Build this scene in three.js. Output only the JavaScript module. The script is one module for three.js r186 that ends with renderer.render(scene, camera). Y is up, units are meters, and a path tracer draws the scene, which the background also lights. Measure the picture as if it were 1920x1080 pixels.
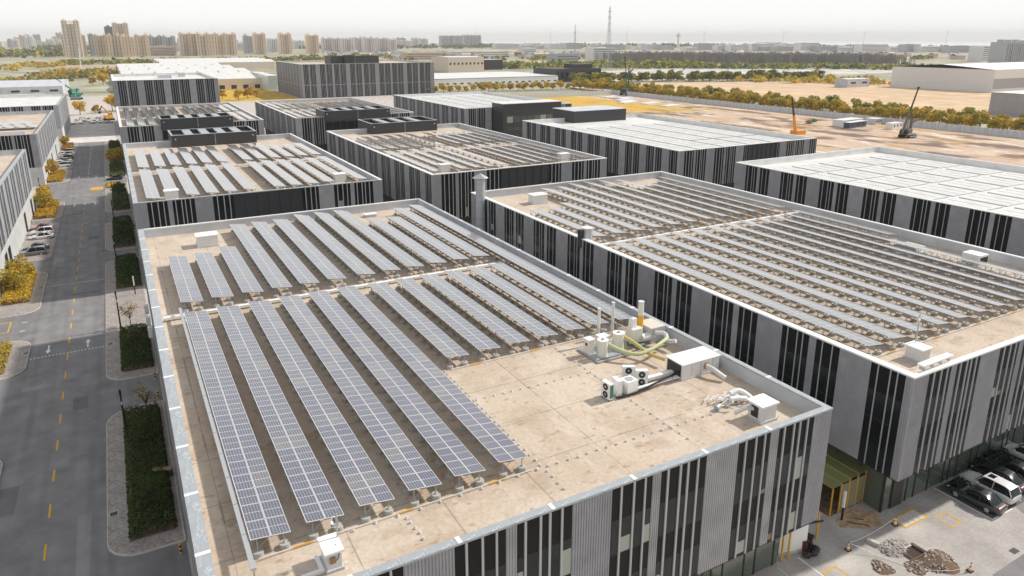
import * as THREE from 'three';
// ---------------------------------------------------------------- camera, sky, sun, exposure
const scene = new THREE.Scene();
const camera = new THREE.PerspectiveCamera(44.02, 16 / 9, 0.5, 60000);
camera.position.set(0, 41, 0);
{
  const p = 0.27076, y = 0.50431;                       // pitch down, yaw to the right
  camera.lookAt(Math.sin(y) * Math.cos(p) * 100, 41 - Math.sin(p) * 100, -Math.cos(y) * Math.cos(p) * 100);
  camera.setViewOffset(1920, 1080, 0, 96.57, 1920, 1080); // the photograph is cropped off-centre
}
const sky = (() => {
  const w = 16, h = 512, d = new Float32Array(w * h * 4);
  for (let j = 0; j < h; j++) for (let i = 0; i < w; i++) {
    const e = Math.max(0, (j + 0.5) / h * 2 - 1), k = (j * w + i) * 4, t = Math.pow(1 - Math.exp(-e * 2.8), 1.3);   // pale haze low down, greyer above
    d[k] = 0.95 - 0.58 * t; d[k + 1] = 0.95 - 0.55 * t; d[k + 2] = 0.93 - 0.46 * t; d[k + 3] = 1;
  }
  const t = new THREE.DataTexture(d, w, h, THREE.RGBAFormat, THREE.FloatType);
  t.mapping = THREE.EquirectangularReflectionMapping; t.magFilter = THREE.LinearFilter; t.needsUpdate = true; return t;
})();
scene.background = sky; scene.environment = sky;
const sun = new THREE.DirectionalLight(new THREE.Color().setRGB(1, 0.95, 0.88), 3.8);
sun.position.set(60 + 0.747 * 400, 0.663 * 400, -120 + 0.052 * 400); sun.target.position.set(60, 0, -120);
sun.castShadow = true; sun.shadow.radius = 5; sun.shadow.mapSize.set(4096, 4096);
Object.assign(sun.shadow.camera, { left: -260, right: 260, top: 260, bottom: -260, near: 1, far: 1200 });
scene.add(sun, sun.target);
scene.fog = new THREE.FogExp2(new THREE.Color().setRGB(0.96, 0.96, 0.95), 0.00009);
const renderer = new THREE.WebGLRenderer({ antialias: true });
renderer.toneMapping = THREE.LinearToneMapping; renderer.toneMappingExposure = 1.14;
renderer.shadowMap.enabled = true;

// ---------------------------------------------------------------- helpers
let seed = 7;
const R = () => { seed = (seed * 1664525 + 1013904223) >>> 0; return seed / 4294967296; };
const rr = (a, b) => a + (b - a) * R();
const used = {};
const numbered = n => { const c = used[n] = (used[n] || 0) + 1; return c === 1 ? n : n + '_' + String(c - 1).padStart(3, '0'); };
function tag(o, label, category, group, kind) {
  if (label) o.userData.label = label; if (category) o.userData.category = category;
  if (group) o.userData.group = group; if (kind) o.userData.kind = kind; return o;
}
function thing(name, label, category, [x, y, z] = [0, 0, 0], ry = 0, group) {
  const g = new THREE.Group(); g.name = numbered(name); g.position.set(x, y, z); g.rotation.y = ry;
  tag(g, label, category, group); scene.add(g); return g;
}
function mesh(name, geo, mat, parent, x = 0, y = 0, z = 0, ry = 0) {
  const m = new THREE.Mesh(geo, mat); m.name = name; m.position.set(x, y, z); m.rotation.y = ry;
  m.castShadow = m.receiveShadow = true; parent.add(m); return m;
}
const solo = (name, geo, mat, label, category, group, kind) =>
  tag(mesh(numbered(name), geo, mat, scene), label, category, group, kind);
const struct = (name, geo, mat) => solo(name, geo, mat, null, null, null, 'structure');
function copy(o, x, y, z, ry, label, s) {
  const c = o.clone(); c.name = numbered(o.name.replace(/_\d{3}$/, '')); c.position.set(x, y, z); c.rotation.y = ry;
  c.userData = { ...o.userData }; if (label) c.userData.label = label; if (s) c.scale.multiplyScalar(s); scene.add(c); return c;
}
const V = (x, y, z) => new THREE.Vector3(x, y, z);
class MB {                                              // collects faces, gives one BufferGeometry
  constructor() { this.p = []; this.n = []; this.u = []; this.c = null; this.m = null; }
  v(a, n, u, w) {
    if (this.m) { a = a.clone().applyMatrix4(this.m); n = n.clone().transformDirection(this.m); }
    this.p.push(a.x, a.y, a.z); this.n.push(n.x, n.y, n.z); this.u.push(u, w); if (this.c) this.c.push(...this.col);
  }
  quad(a, b, c, d, uv) {
    const n = b.clone().sub(a).cross(d.clone().sub(a)).normalize();
    const w = a.distanceTo(b), h = a.distanceTo(d), q = uv || [0, 0, w, 0, w, h, 0, h];
    const t = (p, i) => this.v(p, n, q[2 * i], q[2 * i + 1]);
    t(a, 0); t(b, 1); t(c, 2); t(a, 0); t(c, 2); t(d, 3); return this;
  }
  tri(a, b, c) { const n = b.clone().sub(a).cross(c.clone().sub(a)).normalize(); this.v(a, n, 0, 0); this.v(b, n, 1, 0); this.v(c, n, 0.5, 1); return this; }
  ab(x0, y0, z0, x1, y1, z1) {
    const P = (i, j, k) => V(i ? x1 : x0, j ? y1 : y0, k ? z1 : z0);
    const W = x1 - x0, D = z1 - z0, H = y1 - y0;
    this.quad(P(0, 0, 1), P(1, 0, 1), P(1, 1, 1), P(0, 1, 1), [x0, y0, x1, y0, x1, y1, x0, y1]);
    this.quad(P(1, 0, 0), P(0, 0, 0), P(0, 1, 0), P(1, 1, 0), [x1, y0, x0, y0, x0, y1, x1, y1]);
    this.quad(P(1, 0, 1), P(1, 0, 0), P(1, 1, 0), P(1, 1, 1), [z1, y0, z0, y0, z0, y1, z1, y1]);
    this.quad(P(0, 0, 0), P(0, 0, 1), P(0, 1, 1), P(0, 1, 0), [z0, y0, z1, y0, z1, y1, z0, y1]);
    this.quad(P(0, 1, 1), P(1, 1, 1), P(1, 1, 0), P(0, 1, 0), [x0, z1, x1, z1, x1, z0, x0, z0]);
    this.quad(P(0, 0, 0), P(1, 0, 0), P(1, 0, 1), P(0, 0, 1), [x0, z0, x1, z0, x1, z1, x0, z1]);
    return this;
  }
  box(cx, cy, cz, w, h, d) { return this.ab(cx - w / 2, cy - h / 2, cz - d / 2, cx + w / 2, cy + h / 2, cz + d / 2); }
  cyl(a, b, r0, r1, n = 8, caps = true) {
    const d = b.clone().sub(a), L = d.length(); d.normalize();
    const s = Math.abs(d.y) > 0.9 ? V(1, 0, 0) : V(0, 1, 0), e = s.cross(d).normalize(), f = d.clone().cross(e);
    const at = (i, q, r) => q.clone().addScaledVector(e, Math.cos(i / n * 6.28319) * r).addScaledVector(f, Math.sin(i / n * 6.28319) * r);
    const no = i => e.clone().multiplyScalar(Math.cos(i / n * 6.28319)).addScaledVector(f, Math.sin(i / n * 6.28319));
    for (let i = 0; i < n; i++) {
      const A = at(i, a, r0), B = at(i + 1, a, r0), C = at(i + 1, b, r1), D = at(i, b, r1), N = no(i), Q = no(i + 1);
      this.v(A, N, 0, 0); this.v(B, Q, 1, 0); this.v(C, Q, 1, L); this.v(A, N, 0, 0); this.v(C, Q, 1, L); this.v(D, N, 0, L);
      if (caps) { for (const [c0, rd, sg] of [[a, r0, -1], [b, r1, 1]]) { const nn = d.clone().multiplyScalar(sg);
        const X = at(i, c0, rd), Y = at(i + 1, c0, rd); if (sg > 0) { this.v(c0, nn, .5, .5); this.v(X, nn, 0, 0); this.v(Y, nn, 1, 0); } else { this.v(c0, nn, .5, .5); this.v(Y, nn, 0, 0); this.v(X, nn, 1, 0); } } }
    }
    return this;
  }
  bar(a, b, t = 0.06) { return this.cyl(V(...a), V(...b), t * 0.7, t * 0.7, 4, false); }
  tube(pts, r, n = 8, k = 6) {
    const c = new THREE.CatmullRomCurve3(pts.map(q => V(...q)), false, 'centripetal'), m = (pts.length - 1) * k, q = c.getPoints(m);
    for (let i = 0; i < m; i++) this.cyl(q[i], q[i + 1], r, r, n, i === 0 || i === m - 1); return this;
  }
  slab(pts, y0, y1) {                                   // prism over an (x,z) outline
    const s = pts.map(q => new THREE.Vector2(q[0], -q[1])); if (THREE.ShapeUtils.isClockWise(s)) s.reverse();
    for (const [a, b, c] of THREE.ShapeUtils.triangulateShape(s, [])) for (const i of [a, b, c]) this.v(V(s[i].x, y1, -s[i].y), V(0, 1, 0), s[i].x, s[i].y);
    if (y1 > y0) for (let i = 0; i < s.length; i++) { const a = s[i], b = s[(i + 1) % s.length]; this.quad(V(a.x, y0, -a.y), V(b.x, y0, -b.y), V(b.x, y1, -b.y), V(a.x, y1, -a.y)); }
    return this;
  }
  geo() {
    const g = new THREE.BufferGeometry(); g.setAttribute('position', new THREE.Float32BufferAttribute(this.p, 3));
    g.setAttribute('normal', new THREE.Float32BufferAttribute(this.n, 3)); g.setAttribute('uv', new THREE.Float32BufferAttribute(this.u, 2));
    if (this.c) g.setAttribute('color', new THREE.Float32BufferAttribute(this.c, 3)); return g;
  }
}
const mb = () => new MB();
const rrect = (x0, z0, x1, z1, r = [2, 2, 2, 2], n = 5) => {   // rounded outline; r at (x0z0, x1z0, x1z1, x0z1)
  const o = []; const c = [[x0, z0, 1, 1, Math.PI], [x1, z0, -1, 1, 1.5 * Math.PI], [x1, z1, -1, -1, 0], [x0, z1, 1, -1, 0.5 * Math.PI]];
  c.forEach(([x, z, sx, sz, a], i) => { const k = r[i]; if (k < 0.05) o.push([x, z]); else for (let j = 0; j <= n; j++) { const t = a + j / n * Math.PI / 2; o.push([x + sx * k + Math.cos(t) * k, z + sz * k + Math.sin(t) * k]); } });
  return o;
};
// ---- noise textures
const hash = (x, y, s) => { let h = (x * 374761393 + y * 668265263 + s * 974711) | 0; h = Math.imul(h ^ (h >>> 13), 1274126177); return ((h ^ (h >>> 16)) >>> 0) / 4294967296; };
const vn = (x, y, s, px = 1e9, py = 1e9) => {
  const i = Math.floor(x), j = Math.floor(y), f = x - i, g = y - j, u = f * f * (3 - 2 * f), v = g * g * (3 - 2 * g), w = (a, m) => ((a % m) + m) % m;
  const A = hash(w(i, px), w(j, py), s), B = hash(w(i + 1, px), w(j, py), s), C = hash(w(i, px), w(j + 1, py), s), D = hash(w(i + 1, px), w(j + 1, py), s);
  return A + (B - A) * u + (C - A) * v + (A - B - C + D) * u * v;
};
const fbm = (x, y, s, o = 4, p = 1e9) => { let t = 0, a = 0.5, f = 1; for (let k = 0; k < o; k++) { t += a * vn(x * f, y * f, s + k, p * f, p * f); a *= 0.5; f *= 2; } return t / (1 - Math.pow(0.5, o)); };
const cl = x => x < 0 ? 0 : x > 1 ? 1 : x, ss = (a, b, x) => { x = cl((x - a) / (b - a)); return x * x * (3 - 2 * x); };
function tex(w, h, fn, rx, ry, data) {                   // fn(u,v) -> sRGB 0..1 triple; rx, ry = metres per tile
  const d = new Uint8Array(w * h * 4);
  for (let j = 0; j < h; j++) for (let i = 0; i < w; i++) { const c = fn(i / w, j / h), k = (j * w + i) * 4; for (let q = 0; q < 3; q++) d[k + q] = cl(c[q]) * 255; d[k + 3] = 255; }
  const t = new THREE.DataTexture(d, w, h); t.wrapS = t.wrapT = THREE.RepeatWrapping; t.magFilter = THREE.LinearFilter; t.minFilter = THREE.LinearMipmapLinearFilter; t.generateMipmaps = true;
  if (!data) t.colorSpace = THREE.SRGBColorSpace; if (rx) t.repeat.set(1 / rx, 1 / ry); t.needsUpdate = true; return t;
}
const mix = (a, b, t) => [a[0] + (b[0] - a[0]) * t, a[1] + (b[1] - a[1]) * t, a[2] + (b[2] - a[2]) * t];
const grey = (k, c) => [c[0] * k, c[1] * k, c[2] * k];
const mottled = (c, amp, sc, n = 256, size = 8, s = 1) => tex(n, n, (u, v) => grey(1 + amp * (fbm(u * sc, v * sc, s, 5, sc) - 0.5) * 2 + amp * 0.5 * (hash(u * n | 0, v * n | 0, s) - 0.5), c), size, size);
const std = (o) => new THREE.MeshStandardMaterial({ roughness: 0.85, ...o });
const rgb = (r, g, b) => new THREE.Color().setRGB(r, g, b);
const plain = (r, g, b, roughness = 0.7, o = {}) => std({ color: rgb(r, g, b), roughness, ...o });

// ---------------------------------------------------------------- materials
const roofTex = (() => tex(1024, 2048, (u, v) => {        // 42.5 x 81 m of stained screed, laid in broad strips
  const x = u * 42.5, z = v * 81, strip = Math.floor(x / 1.02 + 0.12 * (vn(z * 0.4, 1, 77) - 0.5));
  let c = mix([0.77, 0.71, 0.64], [0.72, 0.65, 0.575], ss(0.25, 0.8, fbm(x * 0.13, z * 0.13, 3, 6)));
  c = grey(0.985 + 0.03 * hash(strip, Math.floor(z / 9 + hash(strip, 2, 9)), 6), c);            // sheets of the membrane
  c = mix(c, [0.56, 0.465, 0.38], 0.28 * ss(0.5, 0.82, fbm(x * 0.3 + 9, z * 0.5, 17, 6)));
  c = mix(c, [0.81, 0.76, 0.71], 0.5 * ss(0.56, 0.8, fbm(x * 0.8, z * 0.5, 31, 5)));
  const sp = fbm(x * 1.6, z * 2.6, 41, 4); c = mix(c, [0.50, 0.40, 0.31], 0.4 * ss(0.64, 0.86, sp));
  const pr = Math.abs(fbm(x * 0.35 + 50, z * 0.35, 61, 3) - 0.66); if (pr < 0.010) c = grey(0.95, c);   // rims of dried puddles
  c = grey(0.93 + 0.14 * fbm(x * 6, z * 6, 5, 4), c);
  const jx = Math.abs(((x + 1.4) % 6.05) - 3.02), jz = Math.abs(((z + 2) % 5.4) - 2.7), jw = 0.02 + 0.03 * vn(x * 0.7, z * 0.7, 15);
  if (jx < jw || jz < jw) c = grey(0.8, c);
  return c;
}))();
const asphT = tex(512, 1024, (u, v) => {
  const f = fbm(u * 12, v * 24, 3, 5, 12), st = vn(u * 40, v * 3, 9, 40, 3), k = 0.82 + 0.28 * f + 0.12 * (st - 0.5) + 0.08 * (hash(u * 512 | 0, v * 1024 | 0, 2) - 0.5);
  return grey(k, [0.51, 0.50, 0.50]);
}, 22, 44);
const paveT = tex(512, 512, (u, v) => {                   // small setts: 0.2 x 0.1 m, fine print of a far surface
  const r = Math.floor(v * 40), x = u * 20 + (r % 2) * 0.5, e = Math.min(x % 1, 1 - x % 1) * 2, g = Math.min(v * 40 % 1, 1 - v * 40 % 1);
  let k = 0.9 + 0.2 * (hash(Math.floor(x), r, 5) - 0.5); if (hash(Math.floor(x), r, 8) > 0.93) k *= 0.8; if (e < 0.06 || g < 0.09) k *= 0.78;
  return grey(k * (0.92 + 0.16 * fbm(u * 5, v * 5, 2, 4, 5)), [0.70, 0.665, 0.635]);
}, 4, 4);
const M = {
  roof: std({ map: roofTex, roughness: 0.9 }),
  asphalt: std({ map: asphT, roughness: 0.9 }),
  pave: std({ map: paveT, roughness: 0.9 }),
  park: std({ map: tex(512, 512, (u, v) => { const r = Math.floor(v * 60), x = u * 30 + (r % 2) * 0.5; let k = 0.97 + 0.06 * (hash(Math.floor(x), r, 5) - 0.5); if (v * 60 % 1 < 0.12 || x % 1 < 0.05) k *= 0.94; return grey(k * (0.86 + 0.28 * fbm(u * 4, v * 4, 12, 5, 4)), mix([0.73, 0.70, 0.67], [0.68, 0.66, 0.64], fbm(u * 3, v * 3, 21, 3, 3))); }, 9, 9), roughness: 0.92 }),
  conc: std({ map: mottled([0.72, 0.69, 0.66], 0.12, 6, 256, 14, 4), roughness: 0.9 }),
  kerb: std({ map: mottled([0.74, 0.72, 0.69], 0.1, 8, 128, 3, 6), roughness: 0.85 }),
  ground: std({ map: mottled([0.60, 0.585, 0.50], 0.32, 14, 512, 420, 8), roughness: 1 }),
  whiteRoof: std({ map: mottled([0.83, 0.825, 0.81], 0.08, 8, 256, 26, 9), roughness: 0.55 }),
  whitePlate: std({ map: mottled([0.79, 0.79, 0.78], 0.07, 6, 128, 9, 91), roughness: 0.5 }),
  coping: std({ map: tex(256, 512, (u, v) => { const w = fbm(u * 3, v * 8, 4, 4, 3), ring = Math.abs(fbm(u * 2.2 + 3, v * 6, 14, 3, 6) - 0.5); let c = mix([0.60, 0.625, 0.645], [0.70, 0.72, 0.73], w); if (ring < 0.02) c = mix(c, [0.80, 0.80, 0.79], 0.7); return c; }, 1.5, 6), roughness: 0.42, metalness: 0.25 }),
  copingLight: std({ map: mottled([0.86, 0.86, 0.85], 0.06, 6, 128, 7, 11), roughness: 0.45 }),
  white: plain(0.78, 0.78, 0.77, 0.5), offwhite: plain(0.66, 0.66, 0.65, 0.55),
  parapet: std({ map: mottled([0.74, 0.75, 0.77], 0.08, 5, 128, 9, 13), roughness: 0.75 }),
  clad: std({ map: mottled([0.605, 0.605, 0.62], 0.07, 6, 128, 6, 15), roughness: 0.5, metalness: 0.15 }),
  clad2: std({ map: mottled([0.58, 0.58, 0.60], 0.08, 6, 128, 5, 45), roughness: 0.5, metalness: 0.15 }), clad3: std({ map: mottled([0.625, 0.625, 0.635], 0.08, 5, 128, 7, 46), roughness: 0.5, metalness: 0.15 }),
  cladLight: std({ map: mottled([0.73, 0.735, 0.745], 0.05, 6, 128, 6, 16), roughness: 0.5, metalness: 0.1 }),
  fin: plain(0.42, 0.43, 0.44, 0.4, { metalness: 0.3 }),
  spandrel: new THREE.MeshPhysicalMaterial({ color: rgb(0.007, 0.008, 0.0085), roughness: 0.35, specularIntensity: 0.35 }), dark: plain(0.02, 0.021, 0.023, 0.5), black: plain(0.012, 0.012, 0.013, 0.6),
  glass: new THREE.MeshPhysicalMaterial({ color: rgb(0.012, 0.016, 0.017), roughness: 0.1, specularIntensity: 0.7 }),
  glassBlind: new THREE.MeshPhysicalMaterial({ color: rgb(0.30, 0.33, 0.28), roughness: 0.35, clearcoat: 0.8, clearcoatRoughness: 0.06 }),
  glassTimber: new THREE.MeshPhysicalMaterial({ color: rgb(0.22, 0.12, 0.055), roughness: 0.4, clearcoat: 0.8, clearcoatRoughness: 0.06 }),
  glassGreen: new THREE.MeshPhysicalMaterial({ color: rgb(0.085, 0.105, 0.085), roughness: 0.12, clearcoat: 1, clearcoatRoughness: 0.04 }),
  core: plain(0.05, 0.05, 0.055, 0.8), baseWall: std({ map: mottled([0.76, 0.765, 0.76], 0.06, 5, 128, 8, 19), roughness: 0.8 }),
  louvre: plain(0.022, 0.023, 0.026, 0.55, { metalness: 0.2 }), black2: plain(0.035, 0.035, 0.038, 0.5),
  steel: plain(0.50, 0.51, 0.52, 0.45, { metalness: 0.5 }), galv: plain(0.42, 0.44, 0.46, 0.5, { metalness: 0.4 }),
  ballast: std({ map: mottled([0.70, 0.69, 0.66], 0.16, 4, 64, 0.7, 21), roughness: 0.95 }),
  yellow: plain(0.72, 0.38, 0.02, 0.6), yellowPaint: plain(0.62, 0.36, 0.03, 0.8), orange: plain(0.75, 0.30, 0.03, 0.6), whitePaint: plain(0.72, 0.72, 0.70, 0.8),
  rubber: plain(0.018, 0.018, 0.018, 0.85), soil: std({ map: mottled([0.40, 0.33, 0.265], 0.4, 7, 128, 3, 23), roughness: 1 }),
  bark: plain(0.09, 0.065, 0.05, 0.95), wood: plain(0.30, 0.20, 0.11, 0.8), red: plain(0.45, 0.04, 0.03, 0.5), green: plain(0.03, 0.16, 0.10, 0.5),
};
const leafMat = () => std({ color: 0xffffff, vertexColors: true, roughness: 0.9, side: THREE.DoubleSide });
M.leaf = new THREE.MeshPhysicalMaterial({ color: 0xffffff, vertexColors: true, roughness: 1, transmission: 0.3, thickness: 0, specularIntensity: 0.2, side: THREE.DoubleSide });
const modTex = base => tex(128, 192, (u, v) => {           // 6 x 12 cells, silver lines on the backsheet, aluminium rim
  const fx = Math.min(u, 1 - u), fy = Math.min(v, 1 - v);
  if (fx < 0.03 || fy < 0.02) return [0.82, 0.82, 0.82];
  if (Math.abs(v - 0.5) < 0.011) return [0.74, 0.74, 0.75];
  const cx = (u - 0.03) / 0.94 * 6 % 1, cy = (v - 0.02) / 0.96 * 12 % 1;
  if (cx < 0.08 || cx > 0.94) return [0.63, 0.63, 0.65];
  if (cy < 0.06) return mix(base, [0.5, 0.5, 0.52], 0.35);
  return grey(0.92 + 0.16 * hash(u * 6 | 0, v * 12 | 0, 3), base);
});
M.mods = [[0.25, 0.26, 0.335], [0.28, 0.29, 0.345], [0.35, 0.35, 0.36], [0.20, 0.21, 0.31]].map(b =>
  new THREE.MeshPhysicalMaterial({ map: modTex(b), roughness: 0.22, ior: 2.1, clearcoat: 1, clearcoatRoughness: 0.06, sheen: 0.65, sheenRoughness: 0.3, sheenColor: rgb(0.9, 0.9, 0.9) }));
// ---------------------------------------------------------------- the setting: ground, road, pavements
struct('ground', mb().slab([[-9000, 1500], [14000, 1500], [14000, -14000], [-9000, -14000]], 0, -0.05).geo(), M.ground);
struct('sea', mb().slab([[4200, -2000], [9000, 1400], [13900, 1400], [13900, -13900], [2600, -13900], [3000, -6000]], 0, -0.03).geo(), plain(0.62, 0.64, 0.65, 0.5));
struct('campus_pavement', mb().slab([[-60, 30], [172, 30], [172, -345], [190, -620], [-60, -620]], 0, -0.02).geo(), M.conc);
struct('end_plaza', mb().slab([[-19.5, -340], [-1, -340], [-1, -412], [-19.5, -412]], 0, 0.0).geo(), std({ map: mottled([0.82, 0.79, 0.76], 0.12, 8, 256, 16, 27), roughness: 0.9 }));
struct('road', mb().slab([[-21.5, 28], [0.6, 28], [0.6, -340], [-21.5, -340]], 0, 0.0).geo(), M.asphalt);
struct('parking_pavement', mb().slab([[42, 10], [171, 10], [171, -34.5], [42, -34.5]], 0, 0.0).geo(), M.park);
struct('service_road', mb().slab([[56.2, 9], [170, 9], [170, -27.1], [67.2, -27.1], [66.4, -25.4], [64.5, -23.6], [62, -23.1], [56.2, -23]], 0, 0.004).geo(), M.asphalt);
struct('parking_bay_surface', mb().slab([[63.4, -26.8], [90, -26.8], [90, -32], [63.4, -32]], 0, 0.008).geo(), std({ map: asphT, color: rgb(0.5, 0.5, 0.5), roughness: 0.9 }));
// pavement islands with kerbs: outline, then the slab inset on top of the kerb ring
function island(pts, label, bed) {
  const g = new THREE.Group(); g.name = numbered('pavement'); scene.add(g); tag(g, null, null, null, 'structure');
  mesh('kerb', mb().slab(pts, 0, 0.13).geo(), M.kerb, g);
  const cx = pts.reduce((a, q) => a + q[0], 0) / pts.length, cz = pts.reduce((a, q) => a + q[1], 0) / pts.length;
  const ins = (d) => pts.map(([x, z]) => { const w = Math.max(...pts.map(q => Math.abs(q[0] - cx))), l = Math.max(...pts.map(q => Math.abs(q[1] - cz))); return [cx + (x - cx) * (1 - d / w), cz + (z - cz) * (1 - d / l)]; });
  mesh('paving', mb().slab(ins(0.16), 0.1, 0.136).geo(), M.pave, g);
  return g;
}
const blocksR = [[-85.8, -58.2], [-151.5, -94], [-185.5, -158.5], [-236, -195.5], [-338, -246]];
for (const [a, b] of blocksR) island(rrect(-5.25, a, 0.62, b, [3, 0, 0, 2.6]));
island(rrect(-21, -114.8, -14.3, -101.2, [0, 3, 3, 0])); island(rrect(-21, -150, -14.3, -125.9, [0, 3, 3, 0]));
island(rrect(-21, -190, -14.4, -157.6, [0, 0.5, 2.4, 0])); island(rrect(-21, -216.5, -14.3, -194.2, [0, 3, 3, 0]));
island(rrect(-23, -268, -14.4, -245, [0, 0.5, 4.5, 0])); island(rrect(-21, -338, -14.6, -272, [0, 1, 2, 0])); island(rrect(-21, -81.5, -14.3, -60, [0, 2.6, 2.6, 0]));
// repair patches in the asphalt
const patchM = [std({ map: asphT, color: rgb(.72, .72, .74), roughness: .95 }), std({ map: asphT, color: rgb(1.25, 1.22, 1.2), roughness: .95 })];
[[-13.6, -72, 2.2, 5, 0], [-7.9, -90, 1.6, 3.4, 0], [-12.8, -97, 3, 1.2, 1], [-8.2, -133, 4.2, 1.0, 0], [-13, -155, 1.8, 7, 1], [-7.4, -172, 2, 2.6, 0], [-11.8, -198, 4.6, 1.1, 0], [-7, -62, 1.1, 9, 1], [-10.8, -222, 5, 2.4, 1]].forEach(([x, z, w, d, k]) => struct('road_patch', mb().slab([[x - w / 2, z - d / 2], [x + w / 2, z - d / 2 + .1], [x + w / 2 - .05, z + d / 2], [x - w / 2 + .08, z + d / 2 - .05]], 0, .003).geo(), patchM[k]));
// lane markings
for (let z = -56.2; z > -330; z -= 6.15) {
  if (z < -212 && z > -248) continue;
  struct('lane_dash', mb().ab(-9.86, 0, z - 1.1, -9.68, 0.006, z + 1.1).geo(), z > -205 ? M.yellowPaint : M.whitePaint);
}
{
  const arrow = (x, z, dir, turn) => { const a = mb(); const s = dir;
    a.slab([[x - 0.09, z + 1.5 * s], [x + 0.09, z + 1.5 * s], [x + 0.09, z - 0.4 * s], [x - 0.09, z - 0.4 * s]], 0, 0.006);
    a.slab([[x - 0.34, z - 0.4 * s], [x + 0.34, z - 0.4 * s], [x, z - 1.6 * s]], 0, 0.0062);
    if (turn) a.slab([[x, z - 0.1], [x + 1.1 * turn, z - 0.1], [x + 1.1 * turn, z + 0.25], [x, z + 0.25]], 0, 0.0064);
    struct('road_arrow', a.geo(), M.whitePaint); };
  arrow(-12.15, -109.4, -1); arrow(-7.45, -109.2, 1); arrow(-12.05, -209.3, -1); arrow(-7.5, -209.1, 1, 1); arrow(-12.1, -253.4, -1, -1); arrow(-7.6, -252.3, 1);
  for (const [z, ] of [[-106.9], [-139.6]]) { const a = mb(); for (let x = -14.1; x < -5.3; x += 0.42) a.ab(x, 0, z - 0.11, x + 0.21, 0.007, z + 0.11); struct('dotted_stop_line', a.geo(), M.whitePaint); }
  const box = (x0, z0, x1, z1, t, m) => mb().ab(x0, 0, z0, x1, 0.012, z0 + t).ab(x0, 0, z1 - t, x1, 0.012, z1).ab(x0, 0, z0 + t, x0 + t, 0.012, z1 - t).ab(x1 - t, 0, z0 + t, x1, 0.012, z1 - t).geo();
  struct('yellow_box_marking', box(-20.5, -123.6, -17.6, -119, 0.18), M.yellowPaint);
  // speed hump ahead of the junction
  const h = thing('speed_hump', 'yellow and black speed hump across the right lane', 'speed hump', [-7.25, 0, -230.7]);
  for (let i = 0; i < 6; i++) mesh('segment', mb().slab([[-1.55 + i * 0.52, -2.2], [-1.05 + i * 0.52, -2.2], [-1.05 + i * 0.52, 2.2], [-1.55 + i * 0.52, 2.2]], 0, 0.06).geo(), i % 2 ? M.orange : M.yellowPaint, h);
  // bay lines of the car park
  for (const [x0, z0, x1, z1] of [[63.3, -32, 63.42, -26.7], [65.9, -32, 66.0, -27], [68.4, -32, 68.5, -27], [70.9, -32, 71.0, -27], [73.4, -32, 73.5, -27], [63.42, -26.82, 64.2, -26.7], [65.3, -26.82, 66.5, -26.7], [44.3, -31.8, 44.42, -27], [41.9, -31.8, 42.0, -27.5]])
    struct('parking_line', mb().ab(x0, 0, z0, x1, 0.014, z1).geo(), M.whitePaint);
  struct('yellow_grate_marking', box(59.15, -29.5, 60.7, -27.9, 0.13), M.yellowPaint);
  struct('yellow_grate_marking', box(44.6, -29.7, 46.2, -28.2, 0.13), M.yellowPaint);
}
// ---------------------------------------------------------------- building kit
const cache = {};
const memo = (k, f) => cache[k] || (cache[k] = f());
const corr = (w, h) => memo(`c${w.toFixed(2)},${h.toFixed(2)}`, () => {   // ribbed sheet, origin bottom centre, facing +z
  const n = Math.max(2, Math.round(w / 0.19)), p = w / n, a = mb(), d = 0.05; let z = -w / 2;
  for (let i = 0; i < n; i++, z += p) {
    const X = [z, z + p * 0.3, z + p * 0.42, z + p * 0.88, z + p], Y = [-d, -d, 0, 0, -d];
    for (let k = 0; k < 4; k++) a.quad(V(X[k], 0, Y[k]), V(X[k + 1], 0, Y[k + 1]), V(X[k + 1], h, Y[k + 1]), V(X[k], h, Y[k]), [X[k], 0, X[k + 1], 0, X[k + 1], h, X[k], h]);
  }
  a.quad(V(-w / 2, h, -d), V(w / 2, h, -d), V(w / 2, h, -0.16), V(-w / 2, h, -0.16)); a.quad(V(w / 2, 0, -d), V(w / 2, 0, -0.2), V(w / 2, h, -0.2), V(w / 2, h, -d)); a.quad(V(-w / 2, 0, -0.2), V(-w / 2, 0, -d), V(-w / 2, h, -d), V(-w / 2, h, -0.2));
  return a.geo();
});
const slabG = (w, h, d) => memo(`s${w.toFixed(2)},${h.toFixed(2)},${d}`, () => mb().ab(-w / 2, 0, -d, w / 2, h, 0).geo());
const zoneA = ['W', .6, 'F', .14, 'W', .82, 'F', .14, 'W', .72, 'F', .13, 'W', .54], zoneB = ['W', .44, 'F', .15, 'W', .82, 'F', .15, 'W', .46, 'F', .15, 'W', .66, 'F', .14, 'W', .66];
const zoneC = ['W', .58, 'F', .09, 'W', .5, 'F', .09, 'W', .95, 'F', .09, 'W', .6], zoneD = ['W', .65, 'F', .09, 'W', .9, 'F', .09, 'W', .62];
const fit = (l, w) => { let s = 0; for (let i = 1; i < l.length; i += 2) s += l[i]; return l.map((q, i) => i % 2 ? q * w / s : q); };
const segX = (mid) => [ 'P', 2.0, ...fit(zoneA, 3.1), 'P', .75, ...fit(zoneB, 3.48), 'P', 2.9, ...fit(zoneA, mid ? 3.4 : 3.15),
  ...(mid ? ['L', 11.8] : ['P', .7, ...fit(zoneB, 3.75), 'P', 2.86, ...fit(zoneA, 3.15), 'P', .67, ]), ...(mid ? fit(zoneA, 3.1) : fit(zoneB, 3.85)), 'P', 2.85, ...fit(zoneA, 3.1), 'P', .8, ...fit(zoneB, 3.65), 'P', 1.86];
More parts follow.
